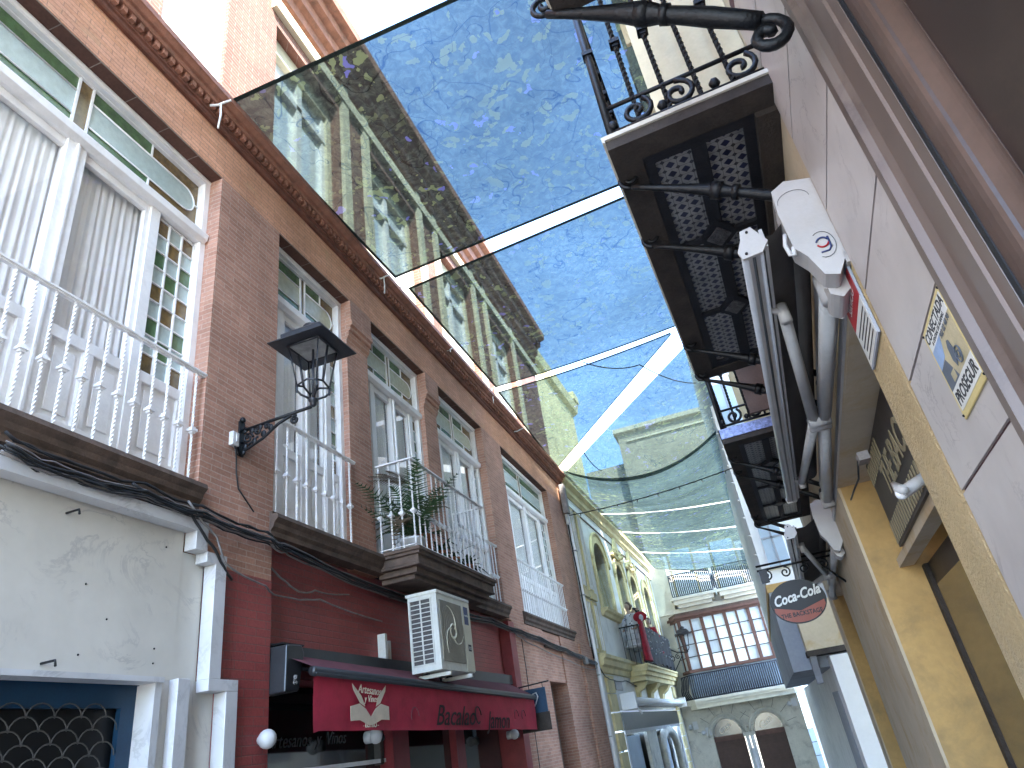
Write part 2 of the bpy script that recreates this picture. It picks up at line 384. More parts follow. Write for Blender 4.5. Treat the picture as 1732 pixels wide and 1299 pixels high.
# ------------------------------------------------------------------ builders
class MB:
    def __init__(s, fr=W):
        s.fr, s.v, s.f, s.m, s.mats, s.sm = fr, [], [], [], [], []
    def mi(s, m):
        if m not in s.mats: s.mats.append(m)
        return s.mats.index(m)
    def add(s, pts, faces, m, smooth=False, raw=False):
        o = len(s.v)
        s.v += [Vector(p) if raw else s.fr.p(*p) for p in pts]
        k = s.mi(m)
        for f in faces: s.f.append([o + i for i in f]); s.m.append(k); s.sm.append(smooth)
        return s
    def box(s, u0, u1, n0, n1, z0, z1, m):
        P = [(u, n, z) for z in (z0, z1) for n in (n0, n1) for u in (u0, u1)]
        return s.add(P, [(0, 1, 3, 2), (4, 6, 7, 5), (0, 4, 5, 1), (2, 3, 7, 6), (0, 2, 6, 4), (1, 5, 7, 3)], m)
    def quad(s, a, b, c, d, m): return s.add([a, b, c, d], [(0, 1, 2, 3)], m)
    def poly(s, pts, n0, n1, m):      # polygon in (u,z), extruded in n
        k = len(pts)
        P = [(u, n0, z) for u, z in pts] + [(u, n1, z) for u, z in pts]
        return s.add(P, [tuple(range(k)), tuple(range(2 * k - 1, k - 1, -1))] + [(i, (i + 1) % k, k + (i + 1) % k, k + i) for i in range(k)], m)
    def prof(s, pts, u0, u1, m, sm=False):      # profile in (n,z), extruded along u
        k = len(pts)
        P = [(u0, n, z) for n, z in pts] + [(u1, n, z) for n, z in pts]
        s.add(P, [(i, (i + 1) % k, k + (i + 1) % k, k + i) for i in range(k)], m, sm)
        return s.add(P, [tuple(range(k)), tuple(range(2 * k - 1, k - 1, -1))], m)
    def plan(s, pts, z0, z1, m):      # polygon in (u,n), extruded in z
        k = len(pts)
        P = [(u, n, z0) for u, n in pts] + [(u, n, z1) for u, n in pts]
        return s.add(P, [tuple(range(k)), tuple(range(2 * k - 1, k - 1, -1))] + [(i, (i + 1) % k, k + (i + 1) % k, k + i) for i in range(k)], m)
    def tube(s, path, r, m, seg=8, cap=True, raw=False):
        P = [Vector(p) if raw else s.fr.p(*p) for p in path]
        rr = r if isinstance(r, (list, tuple)) else [r] * len(P)
        vs, fs = [], []
        t0 = (P[1] - P[0]).normalized()
        a = t0.orthogonal().normalized()
        for i, p in enumerate(P):
            t = ((P[min(i + 1, len(P) - 1)] - P[max(i - 1, 0)])).normalized()
            a = (a - t * a.dot(t)); a = a.normalized() if a.length > 1e-6 else t.orthogonal().normalized()
            b = t.cross(a)
            for k in range(seg):
                an = 2 * PI * k / seg
                vs.append(p + (a * math.cos(an) + b * math.sin(an)) * rr[i])
        for i in range(len(P) - 1):
            for k in range(seg):
                k2 = (k + 1) % seg
                fs.append((i * seg + k, i * seg + k2, (i + 1) * seg + k2, (i + 1) * seg + k))
        if cap: fs += [tuple(range(seg)), tuple(range(len(vs) - seg, len(vs)))]
        return s.add(vs, fs, m, True, raw=True)
    def lathe(s, c, prof, m, seg=16, raw=False, sx=1, sy=1):
        c = Vector(c) if raw else s.fr.p(*c)
        vs, fs = [], []
        for r, z in prof:
            for k in range(seg):
                an = 2 * PI * k / seg
                vs.append(c + Vector((r * math.cos(an) * sx, r * math.sin(an) * sy, z)))
        for i in range(len(prof) - 1):
            for k in range(seg):
                k2 = (k + 1) % seg
                fs.append((i * seg + k, i * seg + k2, (i + 1) * seg + k2, (i + 1) * seg + k))
        fs += [tuple(range(seg)), tuple(range(len(vs) - seg, len(vs)))]
        return s.add(vs, fs, m, True, raw=True)
    def ball(s, c, r, m, seg=12, sc=(1, 1, 1)):
        pr = [(max(.0005, r * math.sin(PI * i / 8)), -r * math.cos(PI * i / 8) * sc[2]) for i in range(9)]
        return s.lathe(c, pr, m, seg, sx=sc[0], sy=sc[1])
    def build(s, name, parent=None, bevel=0, normals=True):
        me = bpy.data.meshes.new(name)
        P = Vector(ROOT.get(parent.name, (0, 0, 0))) if parent else Vector((0, 0, 0))
        me.from_pydata([v - P for v in s.v], [], s.f)
        for k in s.mats: me.materials.append(MT[k])
        me.polygons.foreach_set('material_index', s.m)
        me.polygons.foreach_set('use_smooth', s.sm)
        if normals:
            bm = bmesh.new(); bm.from_mesh(me); bmesh.ops.recalc_face_normals(bm, faces=bm.faces); bm.to_mesh(me); bm.free()
        me.update()
        o = bpy.data.objects.new(name, me); COL.objects.link(o)
        if parent: o.parent = parent; ROOT[o.name] = tuple(P)
        else: ROOT[o.name] = (0, 0, 0)
        if bevel:
            b = o.modifiers.new('bevel', 'BEVEL'); b.width = bevel; b.segments = 2; b.limit_method = 'ANGLE'; b.angle_limit = R_(50)
        return o
ROOT = {}
def thing(name, label, cat, loc=(0, 0, 0), group=None):
    o = bpy.data.objects.new(name, None); COL.objects.link(o); o.location = loc
    o.empty_display_size = .2
    ROOT[o.name] = tuple(loc)
    return tag(o, label, cat, group)
def tag(o, label, cat, group=None):
    o['label'] = label; o['category'] = cat
    if group: o['group'] = group
    return o
def each(mb, name, parent=None, bevel=0):
    # one object for every separate piece collected in mb
    key = {}; par = list(range(len(mb.v)))
    def fd(i):
        while par[i] != i: par[i] = par[par[i]]; i = par[i]
        return i
    for i, v in enumerate(mb.v):
        k = (round(v.x, 4), round(v.y, 4), round(v.z, 4))
        if k in key: par[fd(i)] = fd(key[k])
        else: key[k] = i
    for f in mb.f:
        for i in f[1:]: par[fd(i)] = fd(f[0])
    groups = {}
    for q, f in enumerate(mb.f): groups.setdefault(fd(f[0]), []).append(q)
    out = []
    for qs in groups.values():
        m = MB(mb.fr); mp = {}
        for q in qs:
            for i in mb.f[q]:
                if i not in mp: mp[i] = len(m.v); m.v.append(mb.v[i])
            m.f.append([mp[i] for i in mb.f[q]]); m.m.append(m.mi(mb.mats[mb.m[q]])); m.sm.append(mb.sm[q])
        out.append(m.build(name, parent, bevel))
    return out
def struct(o): o['kind'] = 'structure'; return o
def inst(mesh, name, parent, wp, rz=0):
    o = bpy.data.objects.new(name, mesh); COL.objects.link(o); o.parent = parent
    o.location = Vector(wp) - Vector(ROOT[parent.name]); o.rotation_euler = (0, 0, rz)
    ROOT[o.name] = ROOT[parent.name]
    return o
def text(mb, s, fr, u, n, z, size, m, flip=1, shear=0, ext=.002, wide=1, align='CENTER', tilt=0, bold=0):
    cu = bpy.data.curves.new('t', 'FONT'); cu.body = s; cu.size = size; cu.shear = shear; cu.extrude = ext; cu.align_x = align; cu.resolution_u = 3; cu.offset = bold
    ob = bpy.data.objects.new('t', cu)
    me = bpy.data.meshes.new_from_object(ob)
    c, sn = math.cos(tilt), math.sin(tilt)
    P = [fr.p(u + flip * wide * (v.co.x * c - v.co.y * sn), n + v.co.z, z + v.co.x * sn + v.co.y * c) for v in me.vertices]
    mb.add(P, [tuple(p.vertices) for p in me.polygons], m, raw=True)
    bpy.data.objects.remove(ob); bpy.data.curves.remove(cu); bpy.data.meshes.remove(me)
def spiral(c, r0, r1, turns, a0, seg=20):      # points in (n,z) plane etc.
    return [(c[0] + (r0 + (r1 - r0) * i / seg) * math.cos(a0 + turns * 2 * PI * i / seg), c[1] + (r0 + (r1 - r0) * i / seg) * math.sin(a0 + turns * 2 * PI * i / seg)) for i in range(seg + 1)]
def twisted(h, r, m, turns, collar=True, zc=.46, square=.032):
    mb = MB(W)
    def seg(z0, z1):
        k = int((z1 - z0) / .014) + 2
        vs, fs = [], []
        for i in range(k):
            z = z0 + (z1 - z0) * i / (k - 1); a = turns * 2 * PI * (z - z0)
            for q in range(4): vs.append((r * math.cos(a + q * PI / 2), r * math.sin(a + q * PI / 2), z))
        for i in range(k - 1):
            for q in range(4): fs.append((i * 4 + q, i * 4 + (q + 1) % 4, i * 4 + 4 + (q + 1) % 4, i * 4 + 4 + q))
        mb.add(vs, fs, m, raw=True)
    seg(0, h)
    if collar:
        s_ = square
        mb.box(-s_, s_, -s_, s_, zc - .012, zc + .012, m)
        mb.box(-s_ * .6, s_ * .6, -s_ * .6, s_ * .6, zc - .03, zc + .03, m)
    o = mb.build('baluster'); me = o.data; bpy.data.objects.remove(o); ROOT.pop('baluster', None)
    return me

# ================================================================== ground
g = MB(W)
g.add([(-300, -300, .0), (300, -300, .0), (300, 0, 0), (-300, 0, 0), (300, 42, -2.4), (-300, 42, -2.4), (300, 600, -2.4), (-300, 600, -2.4)],
      [(0, 1, 2, 3), (3, 2, 4, 5), (5, 4, 6, 7)], 'asphalt')
struct(g.build('ground'))

# ================================================================== left: brick building
BB = thing('brick_building', 'red brick building with white framed stained glass windows along the left side of the street', 'building', (-4, 8, 0))
Z0, Z1 = 3.95, 7.5
GB = -1.5
m = MB(L)
# piers
for u0, u1, n in ((-4, 1.39, 0), (4.35, 5.35, 0), (6.95, 7.5, -.07), (9.35, 9.85, -.07), (12.0, 13.12, 0), (16.7, 18.4, 0)):
    m.box(u0, u1, -.6, n, Z0 - .25, Z1, 'brick')
each(m, 'brick_pier', BB)
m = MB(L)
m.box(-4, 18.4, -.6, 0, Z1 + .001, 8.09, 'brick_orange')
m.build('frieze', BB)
m = MB(L)
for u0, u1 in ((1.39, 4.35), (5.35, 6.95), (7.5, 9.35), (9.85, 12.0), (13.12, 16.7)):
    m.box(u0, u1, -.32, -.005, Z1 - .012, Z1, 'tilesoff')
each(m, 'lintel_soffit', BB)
for u0, u1 in ((6.95, 7.5), (9.35, 9.85)):
    m = MB(L)
    m.prof([(-.07, 6.85), (-.03, 6.93), (-.03, 6.99), (.0, 7.0), (.0, 7.06), (.03, 7.08), (.03, 7.14), (.012, 7.16), (.012, 7.499), (-.07, 7.499)], u0 - .01, u1 + .01, 'brick')
    m.build('corbel', BB)
m = MB(L)
m.prof([(-.1, 8.09), (.035, 8.09), (.05, 8.11), (.05, 8.15), (.07, 8.16), (.07, 8.19), (-.1, 8.19)], -4, 18.42, 'brick_dark')
m.box(-4, 18.42, -.1, .06, 8.19, 8.275, 'brick_dark')
m.prof([(-.1, 8.275), (.13, 8.275), (.14, 8.29), (.14, 8.335), (-.1, 8.335)], -4, 18.42, 'brick_coping')
m.prof([(-.1, 8.335), (.17, 8.335), (.21, 8.37), (.225, 8.375), (.225, 8.45), (.18, 8.47), (-.1, 8.47)], -4, 18.42, 'brick_coping')
cor = m.build('cornice', BB)
m = MB(L)
u = 1.0; comb = [(1.0, .055)]
while u < 18.35:
    comb += [(u, .115), (u + .05, .115), (u + .05, .062), (u + .1, .062)]; u += .1
m.plan(comb + [(u, .055)], 8.2, 8.274, 'brick_coping')
m.build('dentil_course', cor)
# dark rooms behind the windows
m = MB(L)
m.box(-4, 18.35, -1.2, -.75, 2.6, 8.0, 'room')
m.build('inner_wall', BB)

def stadium_end(uc, zc, ru, rz, side, k=14):
    return [(uc + side * ru * math.sin(PI * i / k), zc + rz * math.cos(PI * i / k)) for i in range(k + 1)]
BAL_T = None
def window(u0, u1, cols, left_round, right_round, left_st=True, label=None):
    W_ = u1 - u0; uc = (u0 + u1) / 2; n = -.2
    fr = MB(L)
    def bx(a, b, za, zb, d0=-.05, d1=.0, mm='white'): fr.box(a, b, n + d0, n + d1, za, zb, mm)
    jw = .075
    bx(u0, u0 + jw, Z0, Z1 - .012, -.08, .05); bx(u1 - jw, u1, Z0, Z1 - .012, -.08, .05)
    bx(u0 + jw, u1 - jw, Z1 - .09, Z1 - .012, -.08, .05)
    fr.prof([(n - .08, 6.6), (n + .04, 6.6), (n + .09, 6.63), (n + .1, 6.7), (n + .07, 6.74), (n + .02, 6.76), (n - .08, 6.76)], u0 + .02, u1 - .02, 'white')
    fr.prof([(n + .0, Z1 - .085), (n + .03, Z1 - .085), (n + .06, Z1 - .05), (n + .06, Z1 - .02), (n, Z1 - .02)], u0 + .005, u1 - .005, 'white')
    a0, a1 = u0 + jw, u1 - jw
    bx(a0, a1, 6.76, 6.80); bx(a0, a1, 7.40, 7.415)
    # mid stile and casements
    sw = cols * .155 + .03 if cols else 0
    b0, b1 = a0 + sw + (.1 if cols else 0), a1 - sw - (.1 if cols else 0)
    bx(b0 - .11, b0, Z0, 6.6, -.06, .02); bx(b1, b1 + .11, Z0, 6.6, -.06, .02)
    cw = .075 if W_ < 2.5 else .09
    bx(uc - cw, uc + cw, Z0, 6.6, -.06, .03); bx(uc - .012, uc + .012, Z0, 6.6, 0, .05)
    bx(b0, b0 + .05, 4.75, 6.6); bx(b1 - .05, b1, 4.75, 6.6)
    bx(b0 + .05, uc - cw, 6.52, 6.6); bx(uc + cw, b1 - .05, 6.52, 6.6)
    # lower boarded panels
    for p, q in ((a0, b0 - .11), (b0, uc - cw), (uc + cw, b1), (b1 + .11, a1)):
        if q - p < .08: continue
        bx(p, q, Z0, 4.86, -.05, -.02)
        bx(p, q, 4.76, 4.86, -.04, .01); bx(p, q, Z0, 4.12, -.04, .01)
        k = max(1, round((q - p) / .38))
        for i in range(k):
            s0 = p + (q - p) * i / k; s1 = p + (q - p) * (i + 1) / k
            bx(s0, s0 + .045, 4.12, 4.76, -.04, .008); bx(s1 - .045, s1, 4.12, 4.76, -.04, .008)
            fr.box(s0 + .09, s1 - .09, n - .02, n - .008, 4.18, 4.70, 'white')
    wn = fr.build('window', BB, bevel=.004)
    # casement panes
    gl = MB(L); gl.box(b0 + .045, uc - cw + .005, n - .036, n - .03, 4.85, 6.53, 'glass'); gl.box(uc + cw - .005, b1 - .045, n - .036, n - .03, 4.85, 6.53, 'glass')
    gl.build('pane', wn)
    cu = MB(L)
    for p, q in ((b0, uc - .05), (uc + .05, b1)):
        k = int((q - p) / .012); vs, fs = [], []
        ph = random.random() * 6
        for j in range(9):
            z = 4.7 + (6.62 - 4.7) * j / 8
            for i in range(k + 1):
                uu = p + (q - p) * i / k
                am = .008 + .008 * (1 - j / 8)
                vs.append((uu, n - .10 + am * math.sin(uu * 88 + ph + .5 * math.sin(uu * 9 + j * .2)) + .006 * math.sin(uu * 140 + j * .3), z))
        for j in range(8):
            for i in range(k): fs.append((j * (k + 1) + i, j * (k + 1) + i + 1, (j + 1) * (k + 1) + i + 1, (j + 1) * (k + 1) + i))
        cu.add(vs, fs, 'curtain', True)
    cu.build('curtain', wn)
    # stained glass side lights
    if cols:
        for si, (p, q) in enumerate(((a0, b0 - .11), (b1 + .11, a1))):
            if si == 0 and not left_st: continue
            sg = MB(L); rows = 9; zb, zt = 4.87, 6.57
            cwid = (q - p) / cols; rh = (zt - zb) / rows
            for c in range(cols):
                for r in range(rows):
                    mm = 'frost' if (r + c) % 2 else ('amber' if (r // 2) % 2 == 0 else 'green')
                    uA = p + c * cwid; zA = zt - (r + 1) * rh
                    tl = random.uniform(-.003, .003)
                    sg.quad((uA, n - .03 + tl, zA), (uA + cwid, n - .03 - tl, zA), (uA + cwid, n - .03 - tl, zA + rh), (uA, n - .03 + tl, zA + rh), mm)
            for c in range(cols + 1): sg.box(p + c * cwid - .008, p + c * cwid + .008, n - .035, n - .012, zb, zt, 'white')
            for r in range(rows + 1): sg.box(p, q, n - .034, n - .014, zb + r * rh - .006, zb + r * rh + .006, 'white')
            sg.build('stained_glass', wn)
    # fanlight: amber centre strip, frosted light with green strips above and below, rounded outer ends
    fl = MB(L); zt, zb = 7.40, 6.80
    fmat = 'frosty' if W_ < 2.5 else 'frost'
    sp = .07 if W_ > 2.5 else .045
    fl.box(uc - sp, uc + sp, n - .04, n - .03, zb, zt, 'amber')
    for sgn, a, rnd in ((-1, a0, left_round), (1, a1, right_round)):
        s0 = uc + sgn * sp; ln = abs(a - s0)
        zc, rz = (zt + zb) / 2 - .01, (zt - zb) / 2 - .155
        fl.quad((s0, n - .04, zb), (a, n - .04, zb), (a, n - .04, zt), (s0, n - .04, zt), 'amber')
        ge = s0 + sgn * ln * (.52 if rnd else 1)
        for za, zz in ((zb, zc - rz), (zc + rz, zt)):
            fl.quad((s0, n - .036, za), (ge, n - .036, za), (ge, n - .036, zz), (s0, n - .036, zz), 'green')
        ce = a - sgn * (rz * 1.0 + .05) if rnd else a
        pts = [(s0, zc + rz)] + (stadium_end(ce, zc, rz, rz, sgn) if rnd else [(a, zc + rz), (a, zc - rz)]) + [(s0, zc - rz)]
        fl.add([(x, n - .033, z) for x, z in pts], [tuple(range(len(pts)))], fmat)
        fl.tube([(x, n - .028, z) for x, z in pts], .008, 'white', 6)
        if rnd:
            for za, zz in ((zb, zc - rz), (zc + rz, zt)): fl.box(ge - .007, ge + .007, n - .036, n - .02, za, zz, 'white')
            fl.box(min(ce + sgn * rz, a), max(ce + sgn * rz, a), n - .036, n - .02, zc - .006, zc + .006, 'white')
        fl.box(s0 - .01, s0 + .01, n - .036, n - .015, zb, zt, 'white')
    fl.build('fanlight', wn)
    return wn
window(1.39, 4.35, 3, False, True)
window(5.35, 6.95, 1, False, True)
window(7.5, 9.35, 1, True, True)
window(9.85, 12.0, 1, True, True)
window(13.12, 16.7, 3, False, False)

# ledges below the windows
LED = [(-.1, 3.955), (.03, 3.955), (.03, 3.925), (.09, 3.92), (.1, 3.88), (.06, 3.84), (.05, 3.80), (.02, 3.77), (.02, 3.72), (-.1, 3.70)]
for u0, u1 in ((-4, 4.36), (5.3, 7.52), (9.98, 12.1), (13.0, 16.8)):
    MB(L).prof(LED, u0, u1, 'stone').build('ledge', BB)

# twisted white railings
bal_me = twisted(1.03, .0115, 'iron_white', 6.5)
def railing(u0, u1, step, n=.0):
    m = MB(L); m.box(u0, u1, n - .03, n + .025, 5.0, 5.02, 'iron_white'); m.box(u0, u1, n - .02, n + .015, 4.985, 5.0, 'iron_white')
    r = m.build('balcony_railing', BB, bevel=.003)
    k = round((u1 - u0) / step)
    for i in range(k):
        inst(bal_me, 'baluster', r, L.p(u0 + (i + .3) * (u1 - u0) / k, n, 3.956), random.uniform(-.1, .1))
    return r
railing(1.4, 4.36, .152, -.02)
railing(5.36, 6.94, .172, -.02)
railing(10.02, 11.98, .16, -.02)
railing(13.13, 16.69, .15, -.02)
# projecting balcony
bu0, bu1, bn = 7.45, 9.98, .5
m = MB(L)
def ring(o): return [(bu0 - .0 - o, -.05), (bu1 + o, -.05), (bu1 + o, bn + o), (bu0 - o, bn + o)]
for o, za, zb, mm in ((.07, 3.90, 3.945, 'stone'), (.05, 3.86, 3.90, 'stone'), (.02, 3.76, 3.86, 'stone'), (.03, 3.73, 3.76, 'stone'), (-.04, 3.66, 3.73, 'stone'), (-.1, 3.6, 3.66, 'stone')):
    m.plan(ring(o), za, zb, mm)
slab = m.build('balcony_slab', BB, bevel=.008)
m = MB(L)
m.box(bu0 - .02, bu1 + .02, bn - .035, bn + .02, 5.1, 5.12, 'iron_white')
m.box(bu0 - .02, bu0 + .035, .0, bn - .035, 5.1, 5.12, 'iron_white'); m.box(bu1 - .035, bu1 + .02, 0, bn - .035, 5.1, 5.12, 'iron_white')
m.box(bu0, bu1, bn - .02, bn, 3.985, 3.997, 'iron_white')
m.box(bu0, bu0 + .02, 0, bn - .02, 3.985, 3.997, 'iron_white'); m.box(bu1 - .02, bu1, 0, bn - .02, 3.985, 3.997, 'iron_white')
m.box(bu0 + .2, bu1, -.0, .02, 4.6, 4.61, 'iron')
r = m.build('balcony_railing', BB, bevel=.003)
bal2 = twisted(1.15, .0115, 'iron_white', 6.5)
for i in range(17): inst(bal2, 'baluster', r, L.p(bu0 + .008 + (bu1 - bu0 - .016) * i / 16, bn - .01, 3.95), 0)
for i in range(3):
    inst(bal2, 'baluster', r, L.p(bu0 + .008, .03 + .15 * i, 3.95), 0); inst(bal2, 'baluster', r, L.p(bu1 - .008, .03 + .15 * i, 3.95), 0)

# lower storey
m = MB(L)
m.box(4.87, 5.36, -.6, -.001, GB, 3.3, 'brick_red')
m.box(4.66, 5.35, -.6, -.002, 3.3, 3.72, 'brick'); m.box(4.43, 4.66, -.6, -.002, 3.37, 3.72, 'brick'); m.box(4.35, 4.43, -.6, -.002, 3.6, 3.72, 'brick')
m.box(4.655, 4.87, -.6, -.003, 2.44, 3.3, 'brick_red')
m.box(12.25, 14.15, -.6, -.001, GB, 3.72, 'brick'); m.box(15.5, 18.4, -.6, -.001, GB, 3.72, 'brick')
m.box(14.15, 15.5, -.6, -.03, 2.75, 3.72, 'brick'); m.box(17.1, 18.4, -.1, .05, GB, 3.69, 'brick')
m.box(14.1, 15.6, 0, .035, 3.38, 3.42, 'stone')
each(m, 'lower_wall', BB)
m = MB(L)
m.box(5.36, 11.95, -.6, -.16, 2.5, 3.72, 'brick_red')
m.box(11.95, 12.25, -.6, .03, GB, 3.66, 'redpaint')
each(m, 'red_wall', BB)
m = MB(L)      # bar front under the awning
m.box(5.36, 11.95, -.9, -.5, GB, 2.5, 'dark')
m.box(5.4, 7.9, -.42, -.38, -.6, 2.42, 'darkglass'); m.box(8.3, 9.9, -.42, -.38, -.6, 2.42, 'darkglass'); m.box(10.2, 11.9, -.42, -.38, -.6, 2.42, 'darkglass')
m.box(7.9, 8.3, -.45, -.2, GB, 2.5, 'redpaint'); m.box(9.9, 10.2, -.45, -.28, GB, 2.5, 'redpaint')
m.box(5.36, 7.9, -.38, -.3, 1.72, 1.76, 'white'); m.box(5.36, 7.9, -.38, -.32, 1.62, 1.66, 'grille'); m.box(7.78, 7.86, -.38, -.3, 1.7, 2.4, 'grille')
each(m, 'shopfront', BB)
m = MB(L)
text(m, 'Artesanos  y  Vinos', L, 6.5, -.372, 1.95, .17, 'coil', shear=.3)
m.build('window_lettering', BB)
m = MB(L)
m.box(14.15, 15.5, -.5, -.35, GB, 2.75, 'woodd')
for z in (.2, 1.1, 2.0):
    for uu in (14.25, 14.9): m.box(uu, uu + .5, -.36, -.33, z, z + .7, 'woodd')
m.build('street_door', BB)
# marble shopfront at the near left
MZ = 2.42
m = MB(L)
m.box(-2, 4.30, -.3, -.05, MZ, 3.54, 'marble'); m.box(4.3, 4.54, -.3, -.052, MZ, 3.37, 'marble')
m.box(4.16, 4.74, -.3, -.0535, GB, MZ - .0, 'marble')
sf = m.build('marble_shopfront', BB)
m = MB(L)
def st(u0, u1, z0, z1): m.box(u0, u1, -.04, .075, z0, z1, 'marble_trim')
st(-2, 4.43, 3.52, 3.61); st(4.30, 4.43, 3.37, 3.52);
st(4.43, 4.665, 3.29, 3.375); st(4.535, 4.665, MZ, 3.29); st(4.535, 4.87, MZ - .085, MZ); st(4.735, 4.87, GB, MZ - .085)
m.box(4.28, 4.40, -.052, .03, GB, MZ, 'marble_trim')
m.build('stepped_trim', sf, bevel=.004)
m = MB(L)
m.box(-2, 4.16, -.12, .02, MZ - .03, MZ + .005, 'marble_trim')
m.box(4.10, 4.16, -.3, .0, GB, MZ - .03, 'marble_trim')
m.build('window_reveal', sf)
m = MB(L)
m.box(-2, 4.12, -.2, -.16, 2.25, 2.43, 'blue'); m.box(3.98, 4.12, -.2, -.16, GB, 2.25, 'blue')
m.box(-2, 4.16, -.6, -.21, GB, 2.43, 'dark')
m.build('blue_frame', sf)
m = MB(L)      # scalloped roller grille
r_ = .095
for j in range(14):
    z = 2.19 - j * .075
    off = 0 if j % 2 else r_
    i = 0
    while 1.2 + off + i * 2 * r_ < 3.95:
        c = 1.2 + off + i * 2 * r_; i += 1
        m.tube([(c + r_ * math.cos(PI * k / 8), -.15, z + .085 * math.sin(PI * k / 8)) for k in range(9)], .0045, 'grille', 5)
m.build('scalloped_grille', sf)
m = MB(L)
for (x, y) in ((122, 865), (80, 1120)):
    u_, z_ = at(L, x, y, 0); m.tube([(u_, -.06, z_), (u_, .06, z_), (u_ + .0, .07, z_ - .035)], .008, 'iron', 6)
for (x, y) in ((290, 923), (270, 1095), (268, 1120), (155, 985), (190, 1045), (142, 1105), (8, 1095)):
    u_, z_ = at(L, x, y, 0); m.ball((u_, -.048, z_), .007, 'iron', 6)
each(m, 'iron_hook', sf)

# upper storey set above the cornice, in the sun
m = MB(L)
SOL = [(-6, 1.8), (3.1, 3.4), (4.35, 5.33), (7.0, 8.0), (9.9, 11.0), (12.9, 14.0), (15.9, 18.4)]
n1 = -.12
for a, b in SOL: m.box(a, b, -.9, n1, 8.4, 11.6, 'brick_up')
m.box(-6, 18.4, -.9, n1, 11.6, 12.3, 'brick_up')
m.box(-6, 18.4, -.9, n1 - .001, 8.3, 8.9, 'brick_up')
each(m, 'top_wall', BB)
m = MB(L)
m.box(3.4, 4.35, -.9, n1 - .05, 8.41, 11.599, 'palewhite')
m.build('plaster_panel', BB)
m = MB(L)
m.prof([(n1, 12.3), (n1 + .08, 12.32), (n1 + .1, 12.5), (n1 + .2, 12.55), (n1 + .22, 12.75), (n1 + .34, 12.8), (n1 + .36, 12.98), (n1 + .5, 13.02), (n1 + .52, 13.2), (n1 - .8, 13.25), (n1 - .8, 12.3)], -6, 18.4, 'brick_coping')
m.build('eaves', BB)
for a, b in ((1.8, 3.1), (5.33, 7.0), (8.0, 9.9), (11.0, 12.9), (14.0, 15.9)):
    m = MB(L); n = n1 - .2
    m.box(a, a + .12, n - .1, n + .05, 8.9, 11.6, 'creamw'); m.box(b - .12, b, n - .1, n + .05, 8.9, 11.6, 'creamw'); m.box(a + .12, b - .12, n - .1, n + .05, 11.3, 11.6, 'creamw')
    m.box(a + .12, b - .12, n - .1, n + .02, 10.7, 10.8, 'white'); c = (a + b) / 2
    m.box(c - .06, c + .06, n - .1, n + .02, 8.9, 11.3, 'white')
    for x in (a + .12, b - .2): m.box(x, x + .08, n - .08, n, 8.9, 11.3, 'white')
    wn = m.build('upper_window', BB)
    m = MB(L); m.box(a + .2, c - .06, n - .07, n - .06, 8.9, 11.3, 'curtglass'); m.box(c + .06, b - .2, n - .07, n - .06, 8.9, 11.3, 'curtglass'); m.build('pane', wn)
m = MB(L)
for uu in (7.05, 7.75, 9.95, 10.75, 12.95, 13.75, 15.95): m.box(uu, uu + .2, n1, n1 + .07, 8.5, 12.28, 'creamw')
m.box(5.2, 18.4, n1, n1 + .09, 11.85, 12.1, 'creamw')
each(m, 'cream_pilaster', BB)

